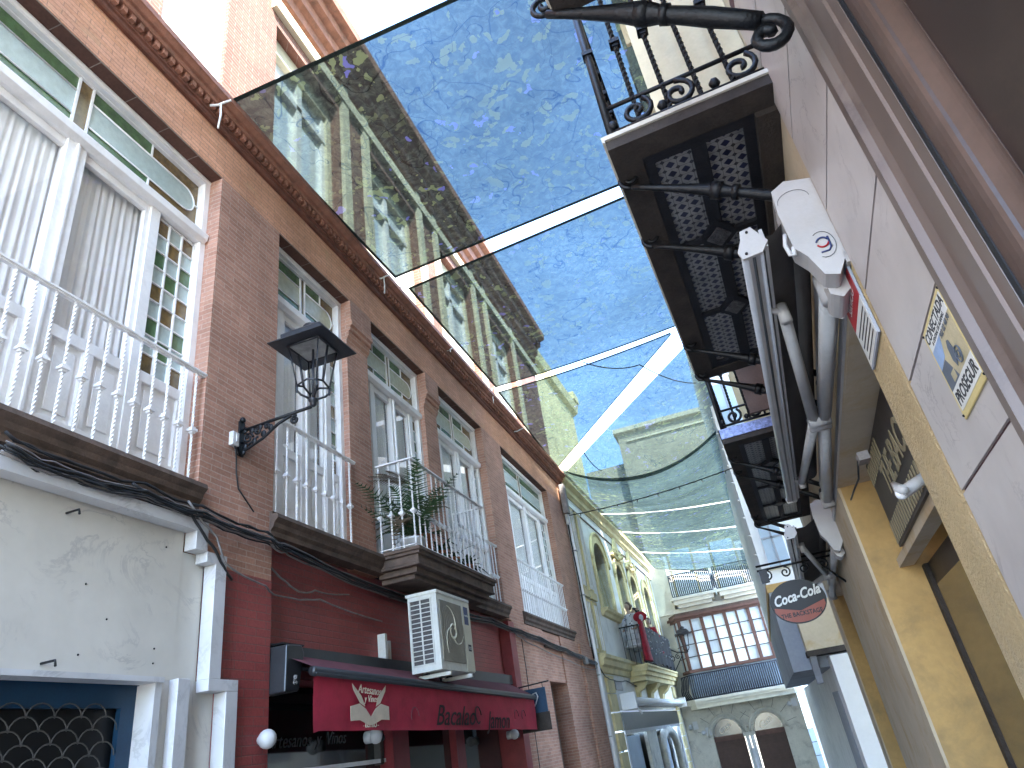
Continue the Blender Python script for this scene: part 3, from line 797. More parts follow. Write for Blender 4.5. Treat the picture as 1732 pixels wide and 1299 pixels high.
# ================================================================== things on the left facade
# wall lantern
lx, ly, lz = lev(L, 530, 683, 4.68)[1], lev(L, 530, 683, 4.68)[0], 4.68
LN = thing('street_lamp', 'black square lantern on a scrolled wall bracket in front of the brick pier', 'street lamp', L.p(ly, 0, 4.4))
def lantern(root, fr, u, n, z, k=1, mm='lampblack', yaw=0):
    c, s_ = math.cos(yaw), math.sin(yaw)
    def q(a, b, zz): return (u + (a * c - b * s_) * k, n + (a * s_ + b * c) * k, z + zz * k)
    m = MB(fr)
    m.lathe((u, n, z), [(.012 * k, -.03 * k), (.03 * k, -.01 * k), (.03 * k, .02 * k), (.045 * k, .03 * k), (.045 * k, .045 * k), (.02 * k, .06 * k)], mm, 12)
    h0, h1 = .23, .60
    B0 = [(-.105, -.105), (.105, -.105), (.105, .105), (-.105, .105)]
    for i, (a, b) in enumerate(B0):
        m.tube([q(a * .22, b * .22, .05), q(a * .75, b * .75, .085), q(a, b, .125), q(a, b, h0 - .05)], .011 * k, mm, 6)
        a2, b2 = B0[(i + 1) % 4]
        m.tube([q(a, b, h0 - .05), q((a + a2) * .5, (b + b2) * .5, h0 - .015), q(a2, b2, h0 - .05)], .010 * k, mm, 6)
        m.tube([q(a, b, h0 - .05), q(a * 1.55, b * 1.55, h1)], .0075 * k, mm, 6)
        if i in (0, 2): m.tube([q((a + a2) * .5, (b + b2) * .5, h0 - .015), q((a + a2) * .78, (b + b2) * .78, h1)], .012 * k, mm, 6)
        m.ball(q(a, b, .115), .014 * k, mm, 6)
    m.tube([q(0, 0, .05), q(0, 0, h1)], .013 * k, mm, 6)
    m.build('lantern_frame', root)
    m = MB(fr)
    r0, r1, r2, r3 = .30, .215, .15, .055
    def sq(r, zz): return [q(-r, -r, zz), q(r, -r, zz), q(r, r, zz), q(-r, r, zz)]
    P = sq(r0, h1) + sq(r0, h1 + .012) + sq(r1, h1 + .07) + sq(r1, h1 + .12) + sq(r2, h1 + .18)
    fs = []
    for t in range(4):
        for i in range(4): fs.append((t * 4 + i, t * 4 + (i + 1) % 4, t * 4 + 4 + (i + 1) % 4, t * 4 + 4 + i))
    fs.append((16, 17, 18, 19)); fs.append((3, 2, 1, 0))
    m.add(P, fs, mm)
    m.lathe(q(0, 0, h1 + .17), [(.085 * k, 0), (.085 * k, .03 * k), (.07 * k, .06 * k), (.095 * k, .07 * k), (.095 * k, .085 * k), (.05 * k, .11 * k), (.015 * k, .13 * k)], mm, 14)
    # inner rim
    for i in range(4):
        a = [(-1, -1), (1, -1), (1, 1), (-1, 1)][i]; b = [(-1, -1), (1, -1), (1, 1), (-1, 1)][(i + 1) % 4]
        m.tube([q(a[0] * .17, a[1] * .17, h1 - .006), q(b[0] * .17, b[1] * .17, h1 - .006)], .012 * k, mm, 6)
    m.build('hood', root)
    m = MB(fr); P = sq(.155, h1 - .008); m.add(P, [(0, 1, 2, 3)], 'lampglass'); m.build('light_panel', root)
lantern(LN, L, ly, lx, lz, 1.0)
m = MB(L)
m.box(ly - .035, ly + .035, .0, .02, 4.37, 4.72, 'iron')
m.ball((ly, .02, 4.74), .03, 'iron', 8)
m.tube([(ly, .0, 4.62), (ly, .35, 4.64), (ly, lx - .02, 4.655)], .016, 'iron', 8)
m.tube([(ly, .0, 4.40), (ly, .08, 4.42), (ly, .25, 4.48), (ly, .42, 4.585), (ly, .56, 4.63)], .014, 'iron', 8)
for c, r0, tn, a0 in (((.09, 4.53), .055, 1.5, 0), ((.2, 4.575), .04, 1.4, 1), ((.3, 4.60), .026, 1.3, 2), ((.60, 4.575), .045, 1.3, 1.2)):
    m.tube([(ly, a, b) for a, b in spiral(c, r0, .010, tn, a0, 22)], .0125, 'iron', 6)
for c in ((.06, 4.45), (.16, 4.48), (.13, 4.60), (.26, 4.53), (.05, 4.62), (.22, 4.61), (.34, 4.57), (.04, 4.40)): m.ball((ly, c[0], c[1]), .03, 'iron', 7, (1, .5, 1.2))
m.tube([(ly, .02, 4.5), (ly, .1, 4.46), (ly, .2, 4.52)], .012, 'iron', 6)
m.build('scroll_bracket', LN)
JB = MB(L); ju, jz = at(L, 393, 745, .0)
JB.box(ju - .05, ju + .035, .0, .05, jz - .065, jz + .07, 'plastic'); JB.box(ju - .015, ju + .02, .05, .06, jz - .03, jz + .05, 'plastic')
JB = JB.build('junction_box', bevel=.006); tag(JB, 'small white plastic junction box beside the wall bracket of the square lantern', 'box')
m = MB(L); m.tube([(ju, .03, jz - .06), (ju + .02, .03, jz - .13), (ju + .05, .015, jz - .17), (ju + .06, .012, jz - .3), (ju + .1, .012, jz - .45), (ju + .3, .03, jz - .62)], .007, 'cable')
m.tube([(ju + .03, .03, jz - .06), (ju + .035, .03, jz - .12), (ju + .02, .03, jz - .14)], .005, 'cable')
tag(m.build('lamp_cable'), 'thin black cable dropping from the white junction box down the brick pier', 'cable')

# air conditioner
a0, a1, z0, z1, nf = 7.66, 8.66, 2.55, 3.44, .6
AC = thing('air_conditioner', 'white outdoor air conditioning unit hanging under the projecting balcony', 'air conditioner', L.p(8.1, 0, 2.5))
m = MB(L); m.box(a0, a1, .22, nf, z0, z1, 'ac'); m.box(a0 - .012, a1 + .012, .2, nf + .012, z1 - .03, z1 + .008, 'ac'); m.box(a1 - .24, a1 + .006, nf, nf + .008, z0 + .01, z1 - .035, 'acpanel')
bd = m.build('casing', AC, bevel=.012)
m = MB(L)
fc = (a0 + .39, (z0 + z1) / 2)
m.box(a0 + .06, a1 - .28, nf, nf + .012, z0 + .09, z1 - .1, 'acdark')
fg = m.build('fan_grille', AC, bevel=.02)
m = MB(L)
for k in range(3):
    a = k * 2 * PI / 3 + .5
    pts = []
    for i in range(9):
        t = i / 8; rr = .06 + .26 * t; an = a + t * 1.5
        pts.append((fc[0] + rr * math.cos(an), nf + .014, fc[1] + rr * math.sin(an)))
    m.tube(pts, [.012 - .008 * i / 8 for i in range(9)], 'acpanel', 5)
m.tube([(fc[0] + .085 * math.cos(t * PI / 8), nf + .016, fc[1] + .085 * math.sin(t * PI / 8)) for t in range(17)], .01, 'acpanel', 5)
for rr in (.15, .2, .25, .3, .34):
    m.tube([(fc[0] + rr * math.cos(t * PI / 12), nf + .013, fc[1] + rr * math.sin(t * PI / 12)) for t in range(25)], .0022, 'acdark', 4)
m.build('fan', AC)
m = MB(L)
m.box(a0 - .004, a0 + .001, .26, .52, z0 + .08, z1 - .08, 'coil')
for k in range(15):
    z = z0 + .08 + k * (z1 - z0 - .16) / 14; m.box(a0 - .016, a0 - .002, .25, .53, z - .004, z + .004, 'ac')
for n_ in (.25, .39, .525): m.box(a0 - .018, a0 - .003, n_ - .007, n_ + .007, z0 + .07, z1 - .07, 'ac')
m.build('side_grille', AC)
m = MB(L); m.box(a1 - .2, a1 - .07, nf + .006, nf + .012, z1 - .32, z1 - .1, 'navy')
text(m, 'mundo', L, a1 - .135, nf + .011, z1 - .22, .045, 'ac')
m.build('label', AC)
m = MB(L); m.box(a1 - .15, a1 - .06, nf + .006, nf + .0115, z0 + .25, z0 + .33, 'ink'); text(m, 'R32', L, a1 - .105, nf + .011, z0 + .27, .05, 'ac'); m.build('sticker', AC)
m = MB(L)
for uu in (a0 + .15, a1 - .2):
    m.box(uu - .02, uu + .02, -.16, .64, z0 - .06, z0 - .02, 'ac'); m.box(uu - .02, uu + .02, -.16, -.12, z0 - .06, z0 + .45, 'ac')
    m.box(uu - .03, uu + .03, .3, .36, z0 - .02, z0, 'iron'); m.tube([(uu, -.14, z0 - .35), (uu, .3, z0 - .06)], .012, 'iron', 6)
m.box(a0 - .1, a0 - .05, -.15, -.05, z0 - .05, z0 + .5, 'ac')
m.tube([(a0 + .6, .3, z0 - .02), (a0 + .62, .3, z0 - .12), (a0 + .66, .2, z0 - .2), (a0 + .66, -.1, z0 - .16)], .015, 'cable', 6)
each(m, 'wall_bracket', AC)

# restaurant awning
AW = thing('awning', 'crimson folding awning with hanging printed valance over the bar front', 'awning', L.p(8.4, 0, 2.4))
ua, ub, nv, zt = 5.42, 11.62, .40, 2.42
m = MB(L)
def zt_(u): return 2.425 - .12 * (u - ua) / (ub - ua)
vs, fs = [], []
ku, kz = 90, 8
for j in range(kz + 1):
    for i in range(ku + 1):
        uu = ua + (ub - ua) * i / ku; t = j / kz
        vs.append((uu, nv + .012 * math.sin(uu * 3.1 + 1) * t + .008 * math.sin(uu * 7.7 + t * 3) * t, zt_(uu) - .43 * t - (.015 if i in (0,) else 0)))
for j in range(kz):
    for i in range(ku): fs.append((j * (ku + 1) + i, j * (ku + 1) + i + 1, (j + 1) * (ku + 1) + i + 1, (j + 1) * (ku + 1) + i))
m.add(vs, fs, 'canvas', True)
vl = m.build('valance', AW)
m = MB(L)
m.tube([(ua - .02, nv, zt_(ua) + .035), (ub + .02, nv, zt_(ub) + .035)], .04, 'alu_dark', 12)
m.tube([(ua - .02, nv + .035, zt_(ua) + .01), (ub + .02, nv + .035, zt_(ub) + .01)], .012, 'alu_dark', 8)
m.build('front_bar', AW)
m = MB(L); m.add([(ua + .05, -.14, 2.74), (ub + .2, -.14, 2.68), (ub, nv, zt_(ub) + .07), (ua, nv, zt_(ua) + .07)], [(0, 1, 2, 3)], 'canvas_top'); m.build('canopy', AW)
m = MB(L)
m.box(ua - .05, ub + .3, -.16, -.02, 2.62, 2.76, 'alu_dark')
m.tube([(ua + .15, -.05, 2.6), (ua + 1.4, .1, 2.5), (ua + .3, nv - .03, zt_(ua) + .03)], .022, 'alu_dark', 8)
m.tube([(ub, -.05, 2.55), (ub - 1.4, .1, 2.45), (ub - .3, nv - .03, zt_(ub) + .03)], .022, 'alu_dark', 8)
m.build('arm', AW)
m = MB(L); uu, zz = at(L, 622, 1170, nv)
nn = nv + .022
text(m, 'Artesanos', L, uu, nn, zt - .13, .105, 'cream', shear=.3, tilt=-.05); text(m, 'y Vinos', L, uu + .02, nn, zt - .20, .085, 'cream', shear=.3)
for s_ in (-1, 1):
    m.poly([(uu + s_ * .0, zt - .33), (uu + s_ * .09, zt - .26), (uu + s_ * .2, zt - .215), (uu + s_ * .36, zt - .24), (uu + s_ * .36, zt - .36), (uu + s_ * .2, zt - .355), (uu + s_ * .05, zt - .395), (uu, zt - .40)], nn, nn + .003, 'cream')
    m.poly([(uu + s_ * .10, zt - .24), (uu + s_ * .16, zt - .15), (uu + s_ * .32, zt - .045), (uu + s_ * .30, zt - .10), (uu + s_ * .19, zt - .21)], nn, nn + .003, 'cream')
text(m, '- BISTRO -', L, uu, nn, zt - .43 + .012, .065, 'cream')
lg = m.build('printed_emblem', vl)
m = MB(L)
u_, z_ = at(L, 770, 1222, nv); text(m, 'Bacalao', L, u_, nn - .004, z_ - .03, .31, 'script', shear=.45, ext=.002, wide=1.25, tilt=-.02)
u_, z_ = at(L, 838, 1228, nv); text(m, 'Jamon', L, u_ + .1, nn - .004, z_ - .03, .30, 'script', shear=.45, ext=.002, wide=1.15, tilt=-.02)
u_, z_ = at(L, 806, 1210, nv); m.tube([(u_ + .11 * math.cos(t * .42) * (1 - .03 * t), nn, z_ + .10 * math.sin(t * .42) + .0) for t in range(14)], .008, 'script', 5)
for x in (700, 872, 884):
    u_, z_ = at(L, x, 1212, nv); m.tube([(u_ + .09 * math.cos(t * .5), nn - .003, z_ + .09 * math.sin(t * .5)) for t in range(8)], .005, 'canvas_top', 5)
m.build('printed_lettering', vl)
# speaker-like dark box at the near end
SB = thing('wall_speaker', 'dark wedge shaped box with a white ring mark above the near end of the awning', 'speaker', L.p(5.5, 0, 2.3))
m = MB(L); m.poly([(5.36, 2.33), (5.56, 2.34), (5.64, 2.66), (5.60, 2.73), (5.38, 2.72)], -.1, .16, 'alu_dark'); m.build('cabinet', SB, bevel=.012)
m = MB(L); text(m, 'g', L, 5.5, .162, 2.42, .11, 'plastic', bold=.002); m.build('mark', SB)
m = MB(L); m.box(5.40, 5.72, -.14, .1, 2.735, 2.75, 'iron'); m.build('bracket', SB)
# dome cameras / lamps
def domelamp(x, y, n, lab, nm='security_camera', k=1):
    u_, z_ = at(L, x, y, n)
    t = thing(nm, lab, 'camera' if 'camera' in nm else 'light', L.p(u_, n - .05, z_))
    m = MB(L); m.tube([(u_, n - .12, z_), (u_, n - .03, z_)], .06 * k, 'plastic', 14); m.ball((u_, n, z_), .075 * k, 'plastic', 14); m.build('housing', t)
    m = MB(L); m.ball((u_ + .03 * k, n + .045 * k, z_ - .02), .04 * k, 'dark', 10); m.build('lens', t)
domelamp(636, 1245, .0, 'white dome camera with dark lens just below the middle of the crimson valance')
domelamp(870, 1242, .0, 'white dome camera half hidden under the far end of the crimson valance')
u_, z_ = at(L, 452, 1250, .08); m = MB(L); m.ball((u_, .08, z_), .075, 'plastic', 16); m.tube([(u_, -.02, z_), (u_, .04, z_)], .03, 'plastic'); tag(m.build('globe_light'), 'round white globe light on the red brick pier near the restaurant opening', 'light')
# small hanging street sign
hu, hz = at(L, 905, 1178, .35)
HS = thing('hanging_sign', 'blue hanging sign with a white curl over a grey lower plate, past the crimson awning', 'sign', L.p(hu, 0, 2.3))
m = MB(L); m.tube([(hu - .25, -.0, hz + .16), (hu, .02, hz + .17), (hu, .62, hz + .2)], .012, 'iron', 6); m.tube([(hu, .1, hz + .17), (hu, .1, hz + .12)], .006, 'iron', 5); m.tube([(hu, .5, hz + .19), (hu, .5, hz + .12)], .006, 'iron', 5); m.ball((hu - .05, .02, hz + .14), .03, 'plastic', 8); m.build('arm', HS)
m = MB(L); m.box(hu - .012, hu + .012, .04, .54, hz - .25, hz + .12, 'blue'); m.build('blue_plate', HS)
m = MB(L); m.box(hu - .01, hu + .01, .06, .56, hz - .52, hz - .25, 'concrete'); m.build('lower_plate', HS)
m = MB(L); m.tube([(hu - .016, .29 + a, hz - .05 + b) for a, b in ((-.13, .03), (-.1, .08), (-.05, .08), (-.01, .0), (.03, .09), (.09, .1), (.11, .04), (.06, -.06), (0, -.13))], .012, 'plastic', 5)
m.build('painted_mark', HS)

# cables along the facade
def cable(pts, r, mm, lab, nm='cable', grp='cables strung along the left facade', jit=.01, fr=L):
    P = []
    for i in range(len(pts) - 1):
        a, b = pts[i], pts[i + 1]
        for k in range(6):
            t = k / 6; P.append(tuple(a[j] + (b[j] - a[j]) * t + random.uniform(-jit, jit) * (j > 0) - (.02 * math.sin(PI * t) if j == 2 else 0) for j in range(3)))
    P.append(pts[-1])
    m = MB(fr); m.tube(P, r, mm, 6); o = m.build(nm); tag(o, lab, 'cable', grp); return o
way = [(0, 750), (120, 800), (240, 832), (340, 868), (450, 910)]
wz = [at(L, x, y, .06) for x, y in way]
far = [(5.5, 3.62), (7.4, 3.56), (9.5, 3.57), (11.3, 3.62), (12.4, 3.52), (13.6, 3.5), (15.5, 3.42), (17.2, 3.36), (18.4, 3.3)]
for k in range(14):
    dz = random.uniform(-.075, .055); dn = random.uniform(0, .06)
    nb = random.uniform(-.05, .04)
    pts = [(a - .0, .06 + dn, b + dz * (1.3 - .1 * i)) for i, (a, b) in enumerate(wz)]
    pts += [(a, (.06 if (i < 1 or i > 3) else -.08) + dn, b + dz * .7 + nb) for i, (a, b) in enumerate(far)]
    cable(pts, random.choice((.005, .006, .008, .011)), 'cable' if k % 4 else 'cable_g', 'thin cable in the black bundle running below the window ledges of the brick building')
cable([(4.15, .1, 3.72), (4.5, .1, 3.5), (4.62, .1, 3.30), (5.2, .06, 3.22), (5.5, -.05, 3.2), (6.3, -.1, 3.28), (7.6, -.1, 3.2)], .009, 'cable_g', 'loose grey cable sagging across the red painted wall below the bundle', jit=.004)
cable([(5.4, -.05, 3.45), (5.9, -.08, 3.3), (6.2, -.1, 3.36), (6.9, -.12, 3.42)], .009, 'cable_g', 'short grey loop of cable hanging from the bundle above the red painted wall', jit=.004)
cable([(3.6, .1, 3.7), (4.2, .1, 3.62), (4.5, .09, 3.4), (4.75, .06, 3.2)], .012, 'cable', 'single black cable crossing the corner of the marble shopfront', jit=.003)
cable([(12.1, .04, 3.5), (12.6, .06, 3.4), (13.4, .03, 3.35), (15.9, .06, 3.2), (17.6, .1, 3.1), (18.4, .1, 3.2)], .009, 'cable_g', 'grey cable sagging below the bundle past the restaurant awning', jit=.006)
cable([(12.6, .03, 3.4), (12.62, .03, 2.9), (12.6, .03, 2.4), (12.6, .03, 1.2)], .008, 'cable', 'black cable running straight down the brick pier beside the blue hanging sign', jit=.001)
m = MB(L); m.box(17.05, 17.3, .06, .14, 3.2, 3.36, 'cable_g'); tag(m.build('cable_box', bevel=.01), 'small grey cable box on the bundle near the far end of the brick building', 'box')

# plants on the balcony
def frond(m, base, d, ln, droop, mm, wd=.018, leaflets=True):
    d = Vector(d).normalized(); side = d.cross(Vector((0, 0, 1))).normalized()
    P = []
    for i in range(9):
        t = i / 8; P.append(Vector(base) + d * ln * t + Vector((0, 0, -droop * t * t)))
    if not leaflets:
        vs, fs = [], []
        for i, p in enumerate(P):
            w_ = wd * math.sin(PI * min(.98, .12 + i / 8 * .88)); vs += [p - side * w_, p + Vector((0, 0, -.3 * w_)), p + side * w_]
        for i in range(8):
            fs += [(i * 3, i * 3 + 1, i * 3 + 4, i * 3 + 3), (i * 3 + 1, i * 3 + 2, i * 3 + 5, i * 3 + 4)]
        m.add(vs, fs, mm, raw=True); return
    m.tube(P, [.005 - .0004 * i for i in range(9)], mm, 4, raw=True)
    for i in range(1, 9):
        for h in (0, .5):
            p = P[i] + (P[i - 1] - P[i]) * h
            for s_ in (-1, 1):
                l_ = .17 * math.sin(PI * (.25 + .7 * (i - h) / 8)) * ln / .7
                tip = p + side * s_ * l_ * .8 + d * l_ * .6 + Vector((0, 0, -.35 * l_))
                w_ = d * .011
                m.add([p - w_, p + w_, tip], [(0, 1, 2)], mm, raw=True)
def pot(root, c, r, h, mm):
    m = MB(W); m.lathe(c, [(r * .7, 0), (r * .95, h * .85), (r, h * .86), (r * 1.02, h), (r * .85, h), (r * .8, h * .8)], mm, 20); m.build('pot', root)
rnd = random.Random(3)
pc = L.p(7.78, .3, 3.95)
T = thing('potted_palm', 'tall feathery palm in a white pot on the near corner of the projecting balcony', 'plant', pc)
pot(T, pc, .17, .2, 'potwhite')
m = MB(W)
for k in range(28):
    a = rnd.uniform(0, 2 * PI); e = rnd.uniform(.5, 1.3)
    frond(m, pc + Vector((0, 0, .25)), (math.cos(a) * math.cos(e), math.sin(a) * math.cos(e) * .8, math.sin(e)), rnd.uniform(.7, 1.4), rnd.uniform(.1, .6), 'leaf')
m.build('frond', T)
m = MB(W)
for k in range(8):
    a = rnd.uniform(0, 2 * PI); e = rnd.uniform(.5, 1.2)
    frond(m, pc + Vector((0, 0, .35)), (math.cos(a) * math.cos(e), math.sin(a) * math.cos(e), math.sin(e)), rnd.uniform(.6, 1.0), rnd.uniform(.5, .9), 'leafdry')
for a in (-2.2, -1.9, -2.6, -1.5): frond(m, pc + Vector((0, -.05, .95)), (math.cos(a) * .6, math.sin(a), .15), .62, .12, 'leafdry')
m.build('dry_frond', T)
pc2 = L.p(8.05, .33, 3.95)
T = thing('potted_agave', 'spiky dark green plant in a terracotta pot beside the balcony palm', 'plant', pc2)
pot(T, pc2, .13, .3, 'terra'); m = MB(W)
for k in range(26):
    a = rnd.uniform(0, 2 * PI); e = rnd.uniform(.3, 1.4); frond(m, pc2 + Vector((0, 0, .28)), (math.cos(a) * math.cos(e), math.sin(a) * math.cos(e), math.sin(e)), rnd.uniform(.3, .5), rnd.uniform(.05, .3), 'leaf', .028, False)
m.build('leaf', T)
for k, (uu, kind, lab) in enumerate(((8.6, 0, 'low leafy plant in a terracotta pot mid way along the balcony railing'), (9.05, 1, 'arching strap leaved plant in a terracotta pot on the balcony'), (9.6, 0, 'bushy plant in a terracotta pot at the far end of the projecting balcony'))):
    c = L.p(uu, .3, 3.95); T = thing('potted_plant', lab, 'plant', c, 'pots along the balcony'); pot(T, c, .11, .2, 'terra'); m = MB(W)
    for q in range(22):
        a = rnd.uniform(0, 2 * PI); e = rnd.uniform(.2, 1.4); frond(m, c + Vector((0, 0, .18)), (math.cos(a) * math.cos(e), math.sin(a) * math.cos(e), math.sin(e)), rnd.uniform(.25, .55 if kind else .38), rnd.uniform(.1, .35), 'leaf', .016 if kind else .03, False)
    m.build('leaf', T)

# ================================================================== yellow and white building further down on the left
YB = thing('yellow_building', 'white and yellow plastered building with arched windows beyond the brick building', 'building', Yb.p(6, 0, 0))
YE = 14.2
m = MB(Yb)
YW = [(2.55, 4.2), (5.7, 6.9), (8.15, 9.35), (10.95, 12.1)]
zs, za = 4.95, 6.45
def arch(u0, u1, z, k=12, h=None):
    r = (u1 - u0) / 2; h = h or r * .8
    return [((u0 + u1) / 2 - r * math.cos(PI * i / k), z + h * math.sin(PI * i / k)) for i in range(k + 1)]
us = [.02] + [x for w_ in YW for x in w_] + [YE]
for i in range(0, len(us), 2): m.box(us[i], us[i + 1], -.5, 0, 3.3, 8.0, 'pale')
for a, b in YW:
    m.box(a, b, -.5, 0, 3.3, zs, 'pale')
    ap = arch(a, b, za)
    for i in range(len(ap) - 1):
        m.poly([ap[i], ap[i + 1], (ap[i + 1][0], 8.0), (ap[i][0], 8.0)], -.5, -.0005, 'pale')
m.box(.02, 1.0, -.5, 0, GB - 1.5, 3.3, 'pale'); m.box(YE - 1.2, YE, -.5, 0, GB - 1.5, 3.3, 'pale'); m.box(1.0, YE - 1.2, -.5, 0, 2.2, 3.3, 'pale')
m.box(YE - .3, YE, -3, 0, GB - 1.5, 8.0, 'pale')
m.build('wall', YB)
m = MB(Yb)
m.prof([(-.4, 7.95), (.03, 7.95), (.05, 8.0), (.10, 8.05), (.10, 8.2), (.16, 8.25), (.2, 8.3), (.2, 8.42), (.24, 8.46), (-.4, 8.5)], .02, YE + .1, 'yel')
m.box(.1, YE, -.01, .03, 7.62, 7.66, 'stone')
m.build('cornice', YB)
m = MB(Yb); m.box(.5, YE, -7, -1.5, 8.3, 9.6, 'creamw'); m.build('roof_terrace', YB)
m = MB(Yb)
for a in (.25, 1.05): 
    m.box(a, a + .55, -.01, .05, 5.3, 7.6, 'yel'); m.box(a + .12, a + .2, .05, .075, 5.35, 7.5, 'pale'); m.box(a + .32, a + .4, .05, .075, 5.35, 7.5, 'pale')
    m.box(a, a + .55, -.01, .05, 3.62, 5.0, 'yel'); m.box(a + .12, a + .2, .05, .07, 3.7, 4.9, 'pale'); m.box(a + .32, a + .4, .05, .07, 3.7, 4.9, 'pale')
    m.box(a - .04, a + .6, -.01, .09, 5.05, 5.25, 'yel')
for a in (7.3, 9.9, 12.6, 13.4): m.box(a, a + .3, -.01, .05, 3.6, 7.6, 'yel'); m.box(a + .1, a + .2, .05, .07, 3.7, 7.5, 'pale')
each(m, 'pilaster', YB)
for i, (a, b) in enumerate(YW):
    m = MB(Yb); ap = arch(a, b, za); o_ = .26
    ap2 = arch(a - o_, b + o_, za, 12, (b - a) / 2 * .8 + o_ * 1.1)
    for k in range(len(ap) - 1): m.poly([ap[k], ap[k + 1], ap2[k + 1], ap2[k]], -.48, .06, 'yel')
    m.box(a - o_, a, -.48, .055, zs, za, 'yel'); m.box(b, b + o_, -.48, .055, zs, za, 'yel')
    m.tube([(x, .06, z) for x, z in arch(a - o_ - .03, b + o_ + .03, za, 14, (b - a) / 2 * .8 + o_ * 1.2)], .05, 'yel', 6)
    m.prof([(0, zs - .22), (.08, zs - .2), (.12, zs - .12), (.2, zs - .08), (.22, zs), (-.48, zs), (-.48, zs - .22)], a - .35, b + .35, 'yel')
    if i in (1, 2):
        c = (a + b) / 2
        m.poly([(a - .3, 7.15), (a - .1, 7.35), (c - .35, 7.45), (c - .1, 7.78), (c, 7.9), (c + .1, 7.78), (c + .35, 7.45), (b + .1, 7.35), (b + .3, 7.15), (c, 7.05)], .03, .13, 'yel')
        for q in range(7): m.ball((a + (b - a) * q / 6, .14, 7.25 + .12 * math.sin(q * 1.5)), .08, 'yel', 7)
    wn = m.build('window', YB)
    m = MB(Yb); m.box(a, b, -.47, -.43, zs, za + .75, 'room'); c = (a + b) / 2
    m.box(c - .03, c + .03, -.43, -.4, zs, za + .5, 'woodd'); m.box(a, b, -.43, -.4, za, za + .06, 'woodd'); m.build('shutter', wn)
m = MB(Yb)
m.prof([(-.02, 3.1), (.06, 3.12), (.08, 3.25), (.16, 3.3), (.18, 3.42), (.24, 3.46), (.24, 3.55), (-.02, 3.6)], .55, YE + .05, 'yel')
m.build('string_course', YB)
b0, b1, bn_ = 4.3, 10.6, .62
m = MB(Yb)
for o, z0, z1 in ((.06, 3.36, 3.42), (.02, 3.24, 3.36), (-.06, 3.12, 3.24), (-.14, 2.98, 3.12)): m.plan([(b0 - o, 0), (b1 + o, 0), (b1 + o, bn_ + o), (b0 - o, bn_ + o)], z0, z1, 'yel')
for uu in (4.9, 6.9, 7.2, 9.3, 9.6): m.prof([(0, 2.45), (.1, 2.5), (.14, 2.7), (.3, 2.8), (.42, 2.97), (0, 2.97)], uu, uu + .22, 'yel')
m.build('balcony_slab', YB)
m = MB(Yb)
m.box(b0, b1, bn_ - .03, bn_ + .01, 4.55, 4.59, 'iron'); m.box(b0, b0 + .03, 0, bn_, 4.55, 4.59, 'iron'); m.box(b1 - .03, b1, 0, bn_, 4.55, 4.59, 'iron'); m.box(b0, b1, bn_ - .02, bn_, 3.5, 3.52, 'iron')
r = m.build('balcony_railing', YB)
bb = MB(W); bb.box(-.009, .009, -.009, .009, 0, 1.12, 'iron'); bo = bb.build('baluster'); bme = bo.data; bpy.data.objects.remove(bo)
for i in range(44): inst(bme, 'baluster', r, Yb.p(b0 + .01 + (b1 - b0 - .02) * i / 43, bn_ - .01, 3.43))
for i in range(4): inst(bme, 'baluster', r, Yb.p(b0 + .015, .05 + .14 * i, 3.43))
m = MB(Yb)
for i in range(9):
    z0 = 3.05 - i * .46
    m.box(.95, 1.75, -.01, .07, z0 - .42, z0, 'yel'); m.box(YE - 1.6, YE - 1.0, -.01, .07, z0 - .42, z0, 'yel')
each(m, 'quoin', YB)
m = MB(Yb)
m.box(2.1, YE - 1.7, -.05, .04, 1.7, 2.15, 'alu_dark'); m.box(2.1, YE - 1.7, -.05, .03, 1.6, 1.7, 'awnw')
m.box(2.1, 2.3, -.1, .0, GB, 1.6, 'palewhite'); m.box(YE - 1.9, YE - 1.7, -.1, .0, GB, 1.6, 'palewhite')
m.box(5.3, 7.0, -.1, .0, GB, 1.6, 'stoneF'); m.box(2.3, YE - 1.9, -.3, -.25, GB, 1.6, 'darkglass')
m.box(2.35, 5.2, -.24, -.22, GB, 1.55, 'wintile')
ap = arch(7.9, 11.4, .8, 12, .75); m.tube([(7.9, -.05, -2)] + [(x, -.05, z) for x, z in ap] + [(11.4, -.05, -2)], .14, 'stoneF', 8)
m.box(9.5, 10.2, -.24, -.2, GB, 1.3, 'curtglass')
m.build('shop_window', YB)
m = MB(Yb)
uu, zz = at(Yb, 1047, 1172, .25)
m.tube([(2.6, .3, 2.42), (YE - 1.3, .3, 2.42)], .085, 'palewhite', 12); m.box(2.45, 2.6, 0, .42, 2.2, 2.62, 'palewhite'); m.box(YE - 1.3, YE - 1.15, 0, .42, 2.25, 2.6, 'palewhite')
m.box(2.6, YE - 1.3, 0, .25, 2.3, 2.34, 'awnw')
m.tube([(2.7, .1, 2.4), (2.9, .35, 2.2), (2.85, .45, 2.05)], .03, 'plastic')
aw2 = m.build('rolled_awning'); tag(aw2, 'white rolled up awning tube under the yellow balcony', 'awning')
m = MB(Yb); m.box(2.05, 2.95, 0, .03, 2.72, 2.95, 'cable_g'); tag(m.build('wall_plaque'), 'small grey plaque on the white wall above the rolled awning', 'plaque')
